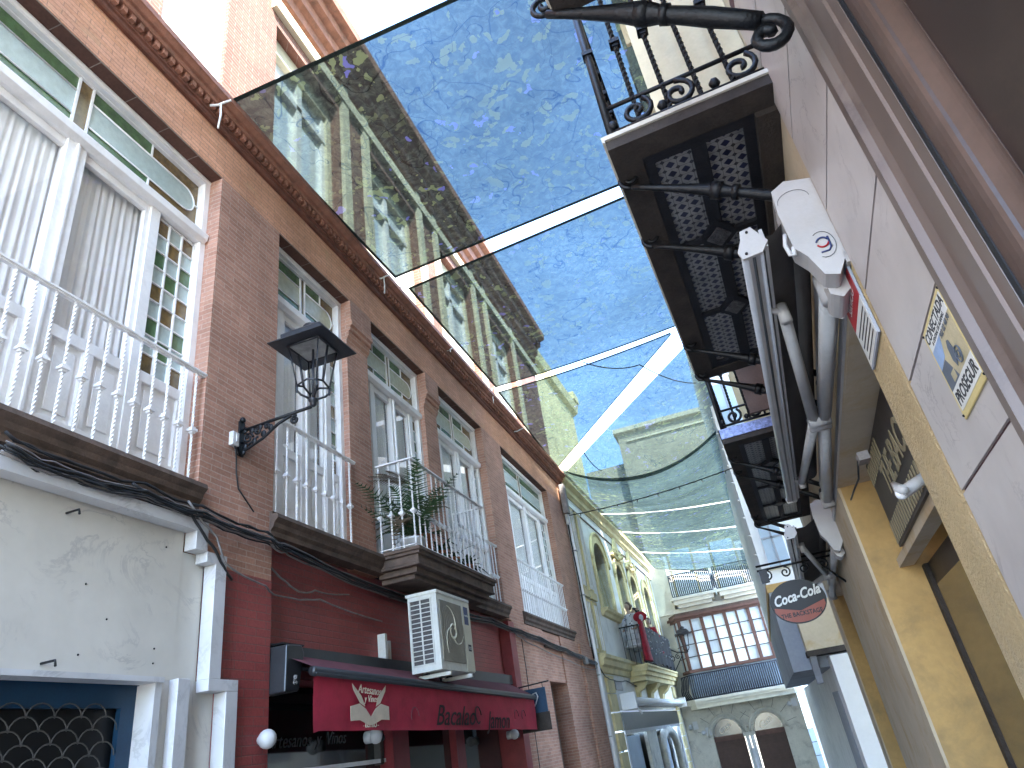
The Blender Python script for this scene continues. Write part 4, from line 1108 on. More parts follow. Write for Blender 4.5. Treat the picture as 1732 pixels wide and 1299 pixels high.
# shawl over the railing and dresses
m = MB(Yb); vs, fs = [], []
for j in range(10):
    for i in range(50):
        uu = 5.35 + 5.0 * i / 49; t = j / 9; lo = 3.5 + .05 * math.sin(i * .7)
        vs.append((uu, bn_ + .03 + .03 * math.sin(i * .8 + j * .3) * t, 4.62 - (4.62 - lo) * t))
for j in range(9):
    for i in range(49): fs.append((j * 50 + i, j * 50 + i + 1, (j + 1) * 50 + i + 1, (j + 1) * 50 + i))
m.add(vs, fs, 'shawl', True)
rn = random.Random(5)
for q in range(26): m.ball((rn.uniform(5.5, 10.2), bn_ + .075, rn.uniform(3.75, 4.55)), .026, 'dressw', 6, (1, .3, 1))
tag(m.build('shawl'), 'black shawl with white dots draped over the balcony railing of the yellow building', 'shawl')
def mannequin(u, n, zf, h, yaw, top, hairm, lab, dots=None, skirt=None):
    base = Yb.p(u, n, zf)
    T = thing('mannequin', lab, 'mannequin', base, 'dressed mannequins on the yellow balcony')
    c, s_ = math.cos(yaw), math.sin(yaw); s = h / 1.75
    def P(x, y, z): return base + Vector(((x * c - y * s_) * s, (x * s_ + y * c) * s, z * s))
    def loft(rings, mm, name, par=T):
        m = MB(W); vs, fs = [], []; k = 14
        for (x, y, z, rx, ry) in rings:
            for i in range(k): a = 2 * PI * i / k; vs.append(P(x + rx * math.cos(a), y + ry * math.sin(a), z))
        for j in range(len(rings) - 1):
            for i in range(k): fs.append((j * k + i, j * k + (i + 1) % k, (j + 1) * k + (i + 1) % k, (j + 1) * k + i))
        fs += [tuple(range(k)), tuple(range(len(vs) - k, len(vs)))]
        m.add(vs, fs, mm, True, raw=True); return m
    m = loft([(0, 0, .9, .15, .11), (0, 0, 1.05, .115, .09), (0, 0, 1.25, .15, .11), (0, 0, 1.38, .17, .095), (0, 0, 1.45, .10, .07), (0, 0, 1.49, .052, .052), (0, .01, 1.54, .05, .05), (0, .02, 1.57, .06, .07), (0, .02, 1.62, .074, .09), (0, .01, 1.68, .076, .095), (0, 0, 1.74, .055, .07), (0, 0, 1.76, .02, .03)], 'skin', 'b')
    for sd in (-1, 1): m.tube([P(sd * .16, 0, 1.40), P(sd * .22, .03, 1.2), P(sd * .25, .1, 1.0), P(sd * .18, .25, .98)], [.045 * s, .04 * s, .033 * s, .022 * s], 'skin', 8, raw=True)
    m.tube([P(0, .1, 1.63), P(0, .125, 1.605)], [.012 * s, .016 * s], 'skin', 6, raw=True)
    m.build('body', T)
    m = loft([(0, -.03, 1.55, .075, .07), (0, -.035, 1.62, .09, .085), (0, -.025, 1.7, .092, .095), (0, -.01, 1.76, .07, .08), (0, -.01, 1.79, .02, .03)], hairm, 'h'); m.tube([P(0, -.12, 1.68), P(0, -.16, 1.66)], .05 * s, hairm, 8, raw=True); m.build('hair', T)
    m = loft([(0, 0, .5, .3, .27), (0, 0, .75, .24, .2), (0, 0, .98, .17, .14), (0, 0, 1.05, .13, .105), (0, 0, 1.25, .165, .125), (0, 0, 1.37, .18, .105), (0, 0, 1.43, .14, .085)], top, 'd')
    for sd in (-1, 1):
        m.tube([P(sd * .15, 0, 1.41), P(sd * .225, .03, 1.2), P(sd * .26, .08, 1.05)], [.06 * s, .06 * s, .085 * s], top, 8, raw=True)
    for z, r_ in ((.55, .31), (.72, .27), (.88, .23)): m.tube([P(r_ * math.cos(a * PI / 10), r_ * .85 * math.sin(a * PI / 10), z + .012 * math.sin(a * 2.2)) for a in range(21)], .022 * s, top, 6, raw=True)
    if dots:
        for q in range(46):
            a = rn.uniform(0, 2 * PI); z = rn.uniform(.95, 1.4); rr = .15
            m.ball((0, 0, 0), .001, dots, 4) if False else None
            pp = P((rr + .03) * math.cos(a), (rr - .025) * math.sin(a), z); m.lathe(pp, [(.003, -.02), (.02, 0), (.003, .02)], dots, 6, raw=True)
    m.build('dress', T)
mannequin(5.0, .3, 3.43, 1.95, 2.6, 'dressw', 'hairb', 'tall mannequin in white dotted dress at the near end of the yellow balcony', 'ink')
mannequin(6.1, .3, 3.43, 1.9, 2.3, 'dressw', 'hair', 'mannequin with black wig in pale grey shawl, middle one on the yellow balcony')
mannequin(8.3, .35, 3.43, 1.8, 2.9, 'dress', 'hairb', 'mannequin in red dotted dress at the far end of the black shawl', 'dressw')
m = MB(Yb)
pr = []
for t_, (z0, z1, r0, r1) in enumerate(((4.25, 4.75, .2, .27), (3.85, 4.28, .26, .33), (3.5, 3.9, .3, .37))):
    k = 24; vs, fs = [], []
    for j in range(5):
        z = z1 - (z1 - z0) * j / 4; rr = r0 + (r1 - r0) * j / 4
        for i in range(k): a = 2 * PI * i / k; q_ = rr * (1 + .07 * math.sin(i * 2.9) * j / 4); vs.append((4.75 + q_ * 1.1 * math.cos(a), bn_ + .02 + q_ * .35 * math.sin(a), z))
    for j in range(4):
        for i in range(k): fs.append((j * k + i, j * k + (i + 1) % k, (j + 1) * k + (i + 1) % k, (j + 1) * k + i))
    m.add(vs, fs, 'dress', True)
m.ball((4.75, bn_ + .05, 4.85), .15, 'dress', 10, (1.5, .6, 1.1)); m.ball((4.66, bn_ + .1, 4.8), .07, 'dressw', 8, (1, .5, 1.5)); m.ball((4.86, bn_ + .1, 4.86), .06, 'dressw', 8, (1, .5, 1.5)); m.ball((4.75, bn_ + .02, 5.1), .05, 'skin', 10, (1, 1, 1))
tag(m.build('flamenco_dress'), 'red tiered flamenco dress hanging outside the near end of the yellow balcony', 'dress')
# second lantern on the far corner
u2, z2 = at(Yb, 1163, 1102, .95)
LN2 = thing('street_lamp', 'small black lantern on an ornate iron bracket in front of the glazed bay', 'street lamp', Yb.p(u2, 0, z2))
lantern(LN2, Yb, u2, .95, z2, 1.15)
m = MB(Yb)
m.tube([(u2, 0, z2 + .35), (u2, .5, z2 + .05), (u2, .95, z2 - .02)], .025, 'iron'); m.tube([(u2, 0, z2 - .9), (u2, .3, z2 - .6), (u2, .7, z2 - .1)], .022, 'iron')
for c, r0 in (((.25, z2 - .15), .18), ((.12, z2 - .55), .16), ((.5, z2 - .12), .11), ((.12, z2 + .15), .12)): m.tube([(u2, a, b) for a, b in spiral(c, r0, .02, 1.5, r0 * 9, 18)], .018, 'iron', 6)
for q in range(9): m.ball((u2, .06 + .05 * (q % 3), z2 + .5 - q * .17), .07, 'iron', 6)
m.build('scroll_bracket', LN2)
# rainwater pipe and cables at the joint of the two buildings
m = MB(L); m.tube([(18.46, .06, 8.4), (18.46, .06, 4.2), (18.46, .1, 4.0), (18.46, .1, -1.5)], .05, 'palewhite', 10)
for z in (7.5, 6.2, 5, 3, 1.6): m.box(18.39, 18.53, 0, .13, z, z + .03, 'awnw')
tag(m.build('drainpipe'), 'white drainpipe at the joint between the brick and the yellow building', 'pipe')
cable([(18.32, .06, 8.2), (18.3, .05, 6.5), (18.33, .06, 5), (18.31, .07, 3.4)], .022, 'cable', 'thick black cable running down beside the white drainpipe', jit=.004)
cable([(18.4, .1, 3.3), (19.2, .1, 3.0), (20.5, .1, 2.95), (22, .12, 3.0), (24.5, .2, 2.8)], .014, 'cable', 'black cable continuing under the yellow string course', jit=.01)
m = MB(L); uu, zz = at(L, 955, 840, .15); m.box(uu - .12, uu + .12, .05, .2, zz - .5, zz + .35, 'cable_g'); m.tube([(uu, .1, zz - .5), (uu, .1, zz - .8)], .05, 'plastic'); tag(m.build('floodlight', bevel=.02), 'tall grey light fitting at the top far corner of the brick building', 'light')

# ================================================================== end of the street
FB = thing('corner_building', 'cream stone building closing the street with a glazed wooden bay over two arches', 'building', (-1, FY, 0))
XL, XR_ = at(F, 1112, 1051)[0] - 1.0, at(F, 1350, 1181)[0]
m = MB(F)
s1 = at(F, 1226, 1215); A1 = (at(F, 1206, 1245)[0], at(F, 1257, 1239)[0]); A2 = (at(F, 1275, 1235)[0], at(F, 1326, 1228)[0]); zb = at(F, 1257, 1240)[1]; zt = at(F, 1299, 1202)[1]
m.box(XL, A1[0], -.5, 0, -4, 2.2, 'stoneF'); m.box(A1[1], A2[0], -.5, 0, zb, 2.2, 'stoneF'); m.box(A2[1], XR_, -.5, 0, -4, 2.2, 'stoneF')
for a, b in (A1, A2):
    ap = arch(a, b, zb, 14, zt - zb)
    for i in range(len(ap) - 1): m.poly([ap[i], ap[i + 1], (ap[i + 1][0], 2.2), (ap[i][0], 2.2)], -.5, -.0005, 'stoneF')
m.build('ground_floor_wall', FB)
m = MB(F)
m.box(XL, XR_, -1.2, -.3, 2.2, 8.6, 'palewhite'); m.box(XL, -2.9, -.3, 0, 2.2, 8.6, 'stoneW'); m.box(XR_ - .25, XR_, -.3, 0, 2.2, 8.6, 'stoneW')
m.build('upper_wall', FB)
for a, b in (A1, A2):
    m = MB(F)
    m.tube([(x, .03, z) for x, z in arch(a - .14, b + .14, zb, 14, zt - zb + .14)], .06, 'stoneF', 8)
    m.tube([(x, .0, z) for x, z in arch(a, b, zb, 14, zt - zb)], .03, 'stoneF', 6)
    for i in range(7):
        an = PI * (i + .5) / 7; c = (a + b) / 2; r1 = (b - a) / 2
        m.tube([(c - (r1 + .2) * math.cos(an), .004, zb + (zt - zb + .2) * math.sin(an)), (c - (r1 + .6) * math.cos(an), .004, zb + (zt - zb + .6) * math.sin(an))], .008, 'ink', 4)
    ar = m.build('arch_moulding', FB)
    m = MB(F); m.poly(arch(a, b, zb, 14, zt - zb), -.3, -.28, 'tymp'); text(m, 'Casa', F, (a + b) / 2 - .05, -.275, zb + .18, .32, 'stoneW', shear=.4, tilt=.5)
    m.build('fanlight', FB)
    m = MB(F); m.box(a, b, -.35, -.2, zb - .18, zb, 'wood'); m.box(a, b, -.4, -.3, -4, zb - .18, 'shutter')
    for i in range(26): m.box(a, b, -.3, -.285, zb - .3 - i * .1, zb - .24 - i * .1, 'shutter')
    m.build('roller_shutter', FB)
m = MB(F)
for x in (A1[1] + .05, A2[0] - .2): m.box(x, x + .15, -.2, .06, -4, zb - .1, 'marble_trim')
m.box(A1[1] - .02, A2[0] + .02, -.3, .1, zb - .12, zb + .02, 'stoneF'); m.lathe(F.p((A1[1] + A2[0]) / 2, .1, -3), [(.1, 0), (.09, 3.4)], 'marble_trim', 12, raw=True)
m.box(A1[0] - .22, A1[0], -.3, .08, zb - .12, zb + .02, 'stoneF'); m.box(A2[1], A2[1] + .22, -.3, .08, zb - .12, zb + .02, 'stoneF')
each(m, 'column', FB)
# slab + iron balcony under the bay
zsl = at(F, 1166, 1189, .9)[1]
bl, br = at(F, 1172, 1190, .95)[0], at(F, 1352, 1162, .95)[0]
m = MB(F)
for o, z0, z1 in ((0, zsl - .02, zsl + .08), (-.07, zsl - .12, zsl - .02), (-.2, zsl - .28, zsl - .12)): m.plan([(bl - .35 - o * .2, -.3), (br + .1 + o, -.3), (br + .1 + o, .8 + o), (br - .2, 1.0 + o), (bl + .1, 1.0 + o), (bl - .35 - o, .5 + o)], z0, z1, 'stoneW')
m.build('balcony_slab', FB)
m = MB(F); H_ = 1.0
path = [(bl - .3, .2), (bl + .12, .95), (br - .2, .95), (br + .05, .6)]
for a, b in zip(path[:-1], path[1:]):
    for z in (zsl + .12, zsl + H_): m.tube([(a[0], a[1], z), (b[0], b[1], z)], .022, 'iron_far', 6)
rl = m.build('balcony_railing', FB)
bb = MB(W)      # bellied bar
bb.tube([(0, 0, 0), (0, -.06, .1), (0, -.13, .25), (0, -.12, .4), (0, -.04, .6), (0, 0, .75), (0, 0, .9)], .026, 'iron_far', 5, raw=True); bb.lathe((0, -.12, .3), [(.01, -.04), (.03, 0), (.01, .04)], 'iron_far', 6)
bo = bb.build('baluster'); bel = bo.data; bpy.data.objects.remove(bo)
nb_ = 46
for i in range(nb_):
    t = i / (nb_ - 1); x = path[1][0] + (path[2][0] - path[1][0]) * t; inst(bel, 'baluster', rl, F.p(x, .95, zsl + .1))
for i in range(5): inst(bel, 'baluster', rl, F.p(path[0][0] + .42 * i / 5, .2 + .75 * i / 5, zsl + .1), -1.0)
# glazed bay
zB0, zB1 = at(F, 1166, 1134, .8)[1], at(F, 1150, 1051, .8)[1]
xb0, xb1 = at(F, 1158, 1095, .8)[0], at(F, 1318, 1080, .8)[0] + .1
m = MB(F); off = .45
pl = [(xb0 - off, -.2), (xb0, .8), (xb1, .8), (xb1 + off, -.2)]
def shrink(d): return [(xb0 - off + d, -.2), (xb0 + d * .6, .8 - d), (xb1 - d * .6, .8 - d), (xb1 + off - d, -.2)]
m.plan(shrink(-.1), zB1, zB1 + .1, 'wood'); m.plan(shrink(-.2), zB1 + .1, zB1 + .2, 'wood'); m.plan(shrink(-.1), zB1 + .2, zB1 + .32, 'woodd')
m.plan(shrink(-.06), zB0 - .12, zB0, 'wood'); m.plan(shrink(.1), zsl + .08, zB0 - .12, 'wintile')
nc = 8
for i in range(nc + 1):
    x = xb0 + (xb1 - xb0) * i / nc; w_ = .075 if i % 2 == 0 else .045
    m.box(x - w_, x + w_, .72, .82, zB0, zB1, 'wood')
for i in range(1, 4):
    z = zB0 + (zB1 - zB0) * i / 4; m.box(xb0, xb1, .74, .795, z - .018, z + .018, 'alu_dark')
for (x0, y0, x1, y1) in ((xb0 - off, -.2, xb0, .8), (xb1, .8, xb1 + off, -.2)):
    for t in (0, .5, 1): m.tube([(x0 + (x1 - x0) * t, y0 + (y1 - y0) * t, zB0), (x0 + (x1 - x0) * t, y0 + (y1 - y0) * t, zB1)], .05, 'wood', 4)
    for i in range(1, 4): z = zB0 + (zB1 - zB0) * i / 4; m.tube([(x0, y0, z), (x1, y1, z)], .02, 'wood', 4)
bay = m.build('glazed_bay', FB)
m = MB(F)
for i in range(nc):
    for j in range(4):
        x0_ = xb0 + (xb1 - xb0) * i / nc; x1_ = xb0 + (xb1 - xb0) * (i + 1) / nc; z0_ = zB0 + (zB1 - zB0) * j / 4; z1_ = zB0 + (zB1 - zB0) * (j + 1) / 4; tl = rn.uniform(-.006, .006)
        m.quad((x0_, .76 + tl, z0_), (x1_, .76 - tl, z0_), (x1_, .76 - tl, z1_), (x0_, .76 + tl, z1_), 'curtglass')
m.quad((xb0 - off, -.2, zB0), (xb0, .76, zB0), (xb0, .76, zB1), (xb0 - off, -.2, zB1), 'curtglass'); m.quad((xb1 + off, -.2, zB0), (xb1, .76, zB0), (xb1, .76, zB1), (xb1 + off, -.2, zB1), 'curtglass')
m.build('pane', bay)
# upper balcony
zu = at(F, 1140, 1012, .4)[1]; x0u, x1u = at(F, 1135, 1000, .4)[0], at(F, 1285, 995, .4)[0]
m = MB(F)
for q, (a, b) in enumerate(((x0u - .05, (x0u + x1u) / 2 - .05), ((x0u + x1u) / 2 + .12, x1u + .05))):
    for o, z0, z1 in ((.05, zu - .12, zu - .02), (-.05, zu - .3, zu - .12), (-.18, zu - .45, zu - .3)): m.plan([(a - o, -.3), (b + o, -.3), (b + o, .5 + o), (a - o, .5 + o)], z0, z1, 'stoneW')
m.box(XL, XR_, -.3, .12, zu - .62, zu - .45, 'stoneW')
m.build('balcony_slab', FB)
m = MB(F)
m.box(x0u, x1u, .42, .46, zu + .95, zu + .99, 'iron_far'); m.box(x0u, x1u, .42, .46, zu + .02, zu + .05, 'iron_far'); m.box(x0u, x0u + .04, -.3, .44, zu + .95, zu + .99, 'iron_far')
c = (x0u + x1u) / 2; m.box(c - .03, c + .1, .38, .48, zu - .02, zu + 1.1, 'palewhite')
rl = m.build('balcony_railing', FB)
for i in range(44): inst(bel, 'baluster', rl, F.p(x0u + .02 + (x1u - x0u - .04) * i / 43, .44, zu + .04))
m = MB(F)
for x in (x0u + .2, c + .3): m.box(x, x + 1.0, -.3, -.25, zu, zu + 2.2, 'curtglass'); m.box(x - .08, x + 1.08, -.29, -.27, zu, zu + 2.3, 'woodc')
each(m, 'balcony_door', FB)
m = MB(F)
for x, y in ((1168, 1230), (1190, 1240), (1335, 1190)):
    u_, z_ = at(F, x, y, .2); m.ball((u_, .15, z_), .09, 'plastic', 8); m.box(u_ + .1, u_ + .3, .02, .06, z_ - .12, z_ + .18, 'plastic')
tag(m.build('wall_fitting'), 'white light fittings and small notices on the stone beside the left arch', 'fitting')
# white panelled facade to the right of the arches
WT = thing('white_clad_building', 'bluish white building with thin horizontal joints at the street corner', 'building', (2.5, 36, 0))
m = MB(Fr((0, 36, 0), (1, 0, 0), (0, -1, 0))); m.box(.6, 6, -2, 0, -4, 5.0, 'wintile'); m.build('wall', WT)
m = MB(Fr((0, 36, 0), (1, 0, 0), (0, -1, 0)))
for i in range(12): m.box(.6, 6, -.01, .008, -3.5 + i * .52, -3.475 + i * .52, 'alu_dark')
each(m, 'joint', WT)
# tall pale building above the roofs
TB = thing('tall_cream_building', 'tall cream building seen through the shade cloth above the end of the street', 'building', (4, 60, 0))
T6 = Fr((0, 60, 0), (1, 0, 0), (0, -1, 0))
xa, ztop = at(T6, 1045, 728); xc = at(T6, 1195, 722)[0]
m = MB(T6); m.box(xa - .2, xc + 9, -8, 0, -3, ztop - .5, 'farwall'); m.box(xa - 4, xa - .2, -8, -1, -3, ztop - 3, 'farwall'); m.build('wall', TB)
m = MB(T6); m.prof([(0, ztop - .5), (.35, ztop - .4), (.4, ztop), (-8, ztop), (-8, ztop - .5)], xa - .5, xc + 9, 'creamw'); m.box(xa + .6, xc + 6, 0, .15, ztop - 1.4, ztop - 1.25, 'creamw'); m.build('parapet', TB)
# taller yellow block rising behind the yellow facade
YA = thing('rooftop_block', 'pale yellow upper block with moulded parapet rising behind the brick eaves', 'building', Yb.p(2, -2, 9))
ue, ze = at(Yb, 968, 690, -1.5); us_, zs_ = at(Yb, 912, 640, -1.5)
m = MB(Yb); m.box(.2, ue - .25, -8, -1.5, 9.6, ze - .5, 'yel'); m.build('wall', YA)
m = MB(Yb); m.prof([(-1.5, ze - .5), (-1.3, ze - .4), (-1.2, ze), (-1.5, ze + .1), (-8, ze + .1), (-8, ze - .5)], 0.2, ue, 'yel'); m.box(ue - .8, ue + .1, -2.3, -1.15, ze + .1, ze + .5, 'yel'); m.build('parapet', YA)

# ================================================================== right: ochre building beside the camera
OB = thing('ochre_building', 'ochre and marble clad building close on the right with tiled iron balconies', 'building', R.p(3, 0, 0))
LZ = 3.06
m = MB(R)
m.box(2.52, 2.94, -.37, 0, GB, LZ, 'rough'); m.build('roughcast_pier', OB, bevel=.012)
m = MB(R); m.box(2.44, 13.6, -.37, -.002, LZ, 4.4, 'beige'); m.box(2.44, 2.52, -.37, -.001, GB, LZ, 'rough')
m.build('lintel_wall', OB)
def pier(u0, u1, zt_, ochre=True):
    m = MB(R); m.box(u0, u1, -.02, 0, GB - 1, zt_, 'beige'); m.box(u0, u1, -1.0, -.02, GB - 1, zt_, 'ochre'); m.build('pier', OB)
pier(5.82, 9.5, LZ); pier(12.6, 13.6, LZ)
m = MB(R); m.box(2.94, 5.82, -.38, -.01, LZ - .004, LZ - .001, 'beige'); m.box(2.5, 9.5, -.001, .012, LZ - .0, LZ + .05, 'awnw')
m.box(9.5, 12.6, -.38, -.01, LZ - .004, LZ - .001, 'beige')
each(m, 'opening_soffit', OB)
m = MB(R); m.box(2.94, 5.82, -1.0, -.95, GB, LZ, 'dark'); m.box(2.94, 5.82, -.42, -.37, GB, 2.36, 'signbrown'); m.box(5.70, 5.80, -.44, -.34, GB, 2.36, 'concrete')
m.box(3.2, 5.6, -.36, -.355, GB, 2.2, 'darkglass'); m.box(9.5, 12.6, -1.0, -.9, GB - 1, LZ, 'woodd')
each(m, 'shopfront', OB)
m = MB(R); m.box(2.94, 5.81, -.30, -.2, 2.38, 2.44, 'beige'); m.build('sign_sill', OB)
BSG = thing('shop_sign', 'dark brown board with cream lettering and stripes recessed under the ochre lintel', 'sign', R.p(4.4, -.19, 2.44))
m = MB(R); m.box(3.0, 5.3, -.22, -.18, 2.44, 3.03, 'signbrown'); m.build('board', BSG)
m = MB(R); text(m, 'THE BACKSTAGE', R, 3.86, -.176, 2.68, .26, 'ledcream', flip=-1, wide=.95, bold=.004); m.build('lettering', BSG)
m = MB(R)
for i in range(26):
    if i < 9: m.box(5.25 - i * .085, 5.25 - i * .085 + .045, -.178, -.174, 2.87, 3.0, 'ledcream')
    m.box(5.25 - i * .085, 5.25 - i * .085 + .04, -.178, -.174, 2.46, 2.60, 'ledcream')
each(m, 'stripe', BSG)
m = MB(R); uu, zz = at(R, 1548, 822, -.12); m.tube([(uu, -.18, zz + .03), (uu, -.05, zz - .02)], .03, 'plastic'); m.ball((uu, -.05, zz - .02), .03, 'palewhite', 12); m.tube([(uu + .1, -.05, zz + .06), (uu, -.05, zz - .0), (uu - .06, -.06, zz - .02)], [.012, .028, .02], 'plastic', 10)
tag(m.build('spotlight'), 'round white spotlight in front of the brown shop sign', 'light')
m = MB(R); uu, zz = at(R, 1457, 778, -.02); m.box(uu - .07, uu + .04, -.06, 0, zz - .02, zz + .03, 'cable_g'); m.tube([(uu, -.0, zz), (uu + .2, .005, zz - .05), (uu + .6, .01, zz - .02), (uu + .9, .01, zz + .0)], .006, 'cable'); tag(m.build('junction_box'), 'small grey box with black wire at the top corner of the ochre shop opening', 'box')
# marble pier
m = MB(R)
zj = [GB, -.25, .143, .536, .929, 1.322, 1.715, 2.108, 2.5, 2.888, 3.28, 3.676, 4.07, 4.46]
m.box(1.755, 2.44, -.37, .004, GB, 4.6, 'joint')
for a, b in zip(zj[:-1], zj[1:]): m.box(1.76, 2.445, -.2, .012, a + .006, b - .006, 'pink')
m.build('marble_pier', OB)
m = MB(R)
m.prof([(0, 0), (0, 0)], 0, 0, 'brownm') if False else None
m.plan([(1.765, -.1), (1.765, .015), (1.74, .03), (1.70, .03), (1.69, .01), (1.66, .0), (1.60, .002), (1.595, .01), (1.52, .012), (1.515, .004), (1.46, .004), (1.455, -.012), (1.445, -.012), (1.445, -.1)], GB, 4.6, 'brownm')
m.build('moulded_jamb', OB)
m = MB(R)
m.plan([(1.445, -.1), (1.445, .0)] + [(1.445 - .07 * math.sin(PI * i / 12) ** 1 * 1.0 if i <= 6 else 1.445 - .07 - .045 * (i - 6) / 6, -.03 * (1 - math.cos(PI * i / 12))) for i in range(1, 13)] + [(1.33, -.1)], GB, 4.6, 'brownr')
m.build('rounded_jamb', OB)
m = MB(R); m.box(-1.5, 1.345, -.2, -.062, GB, 4.6, 'brownd'); m.build('dark_marble_wall', OB)
m = MB(R)
m.box(-4.5, 13.6, -9, -.004, 4.4, 17.5, 'creamw'); m.box(-4.5, -1.5, -9, -.01, GB, 4.4, 'creamw'); m.box(-1.5, 13.6, -9, -1.3, GB - 1, 4.4, 'creamw'); m.box(-3, 2.44, -1.2, -.001, 4.25, 4.62, 'brownm')  # unseen height and rear cut-off shaped to shade the left facade yet admit bounce
m.build('upper_wall', OB)
# yellow enamel security sign
sg = thing('security_sign', 'yellow bordered enamel alarm sign with PROSEGUR lettering on the pink marble pier', 'sign', R.p(1.92, .012, 2.2))
m = MB(R); m.box(1.765, 2.07, .012, .018, 2.215, 2.49, 'signy'); pb = m.build('plate', sg, bevel=.003)
m = MB(R); m.box(1.785, 2.05, .018, .0192, 2.42, 2.475, 'signw'); m.box(1.785, 2.05, .018, .0192, 2.235, 2.295, 'signw'); m.box(1.785, 2.05, .018, .019, 2.295, 2.42, 'signs')
m.poly([(2.05, 2.42), (1.93, 2.42), (1.97, 2.37), (2.05, 2.36)], .0192, .0198, 'inkb'); m.poly([(2.05, 2.36), (1.98, 2.365), (1.93, 2.295), (2.05, 2.295)], .0192, .0198, 'inkg'); m.box(1.95, 1.99, .0197, .0203, 2.3, 2.325, 'signs')
m.build('printed_panel', sg)
m = MB(R); text(m, 'PROSEGUR', R, 1.918, .0195, 2.247, .052, 'ink', flip=-1, ext=.0004, bold=.0012, wide=.97); text(m, 'CONECTADA', R, 1.918, .0195, 2.443, .043, 'ink', flip=-1, ext=.0004, bold=.0008)
text(m, 'A CENTRAL DE ALARMAS', R, 1.918, .0195, 2.426, .0165, 'ink', flip=-1, ext=.0004); text(m, '902 02 48 90', R, 1.86, .0205, 2.402, .024, 'inkg', flip=-1, ext=.0004)
m.build('lettering', sg)
m = MB(R)
m.tube([(1.86 + .022 * math.cos(t * PI / 8), .021, 2.325 + .022 * math.sin(t * PI / 8)) for t in range(17)], .0022, 'inkg', 5); m.tube([(1.86 + .01 * math.cos(t * PI / 8), .021, 2.325 + .01 * math.sin(t * PI / 8)) for t in range(17)], .0015, 'inkg', 5)
m.poly([(1.885, 2.38), (1.90, 2.385), (1.915, 2.37), (1.92, 2.335), (1.905, 2.31), (1.885, 2.325), (1.875, 2.35)], .0205, .0212, 'inkg')
m.build('rider_picture', sg)
m = MB(R)
for a, b in ((1.775, 2.48), (2.06, 2.48), (1.775, 2.225), (2.06, 2.225)): m.ball((a, .019, b), .004, 'iron', 6)
each(m, 'screw', sg)
# red and blue plate on the roughcast pier
ps = thing('wall_plate', 'red, grey and white printed plate on the roughcast pier behind the awning arm', 'sign', R.p(2.7, 0, 2.76))
m = MB(R); m.box(2.535, 2.88, .002, .012, 2.755, 3.4, 'greyp'); m.build('plate', ps, bevel=.002)
m = MB(R); m.box(2.545, 2.87, .012, .0135, 2.765, 2.93, 'signw'); m.box(2.545, 2.87, .012, .0135, 2.93, 3.06, 'inkr'); m.box(2.545, 2.87, .012, .0135, 3.06, 3.38, 'inkg')
m.build('colour_field', ps)
m = MB(R); text(m, 'SERVICIO', R, 2.71, .0137, 2.98, .05, 'signw', flip=-1, ext=.0004)
for i in range(5): m.box(2.57, 2.84 - .03 * (i % 2), .0135, .0145, 2.785 + i * .026, 2.793 + i * .026, 'ink')
m.build('lettering', ps)

# balconies
def strut(root, u, n_out=.70, z_out=3.86, n_in=0, z_in=3.42, k=1):
    m = MB(R)
    P = []
    for i in range(11):
        t = i / 10; P.append((u, n_out + (n_in - n_out) * t, z_out + (z_in - z_out) * t + .02 * math.sin(PI * t)))
    rr = [k * v for v in (.012, .014, .017, .021, .026, .034, .022, .024, .026, .024, .022)]
    m.tube(P, rr, 'iron', 8)
    kq = P[5]; m.tube([(u, kq[1] + .02, kq[2] + .012), (u, kq[1] - .02, kq[2] - .012)], .042, 'iron', 10)
    kq = P[6]; m.tube([(u, kq[1] + .01, kq[2] + .006), (u, kq[1] - .012, kq[2] - .008)], .036, 'iron', 10)
    m.tube([(u, a, b) for a, b in spiral((n_out + .0, z_out + .055), .055, .012, 1.35, -PI / 2, 24)], .011, 'iron', 6)
    m.tube([(u, a, b) for a, b in spiral((n_in + .0, z_in - .055 * k), .055 * k, .014, 1.2, PI / 2, 20)], .015 * k, 'iron', 6)
    m.build('iron_strut', root)
bar_me = twisted(.95, .014, 'iron', 7, True, .55, .026)
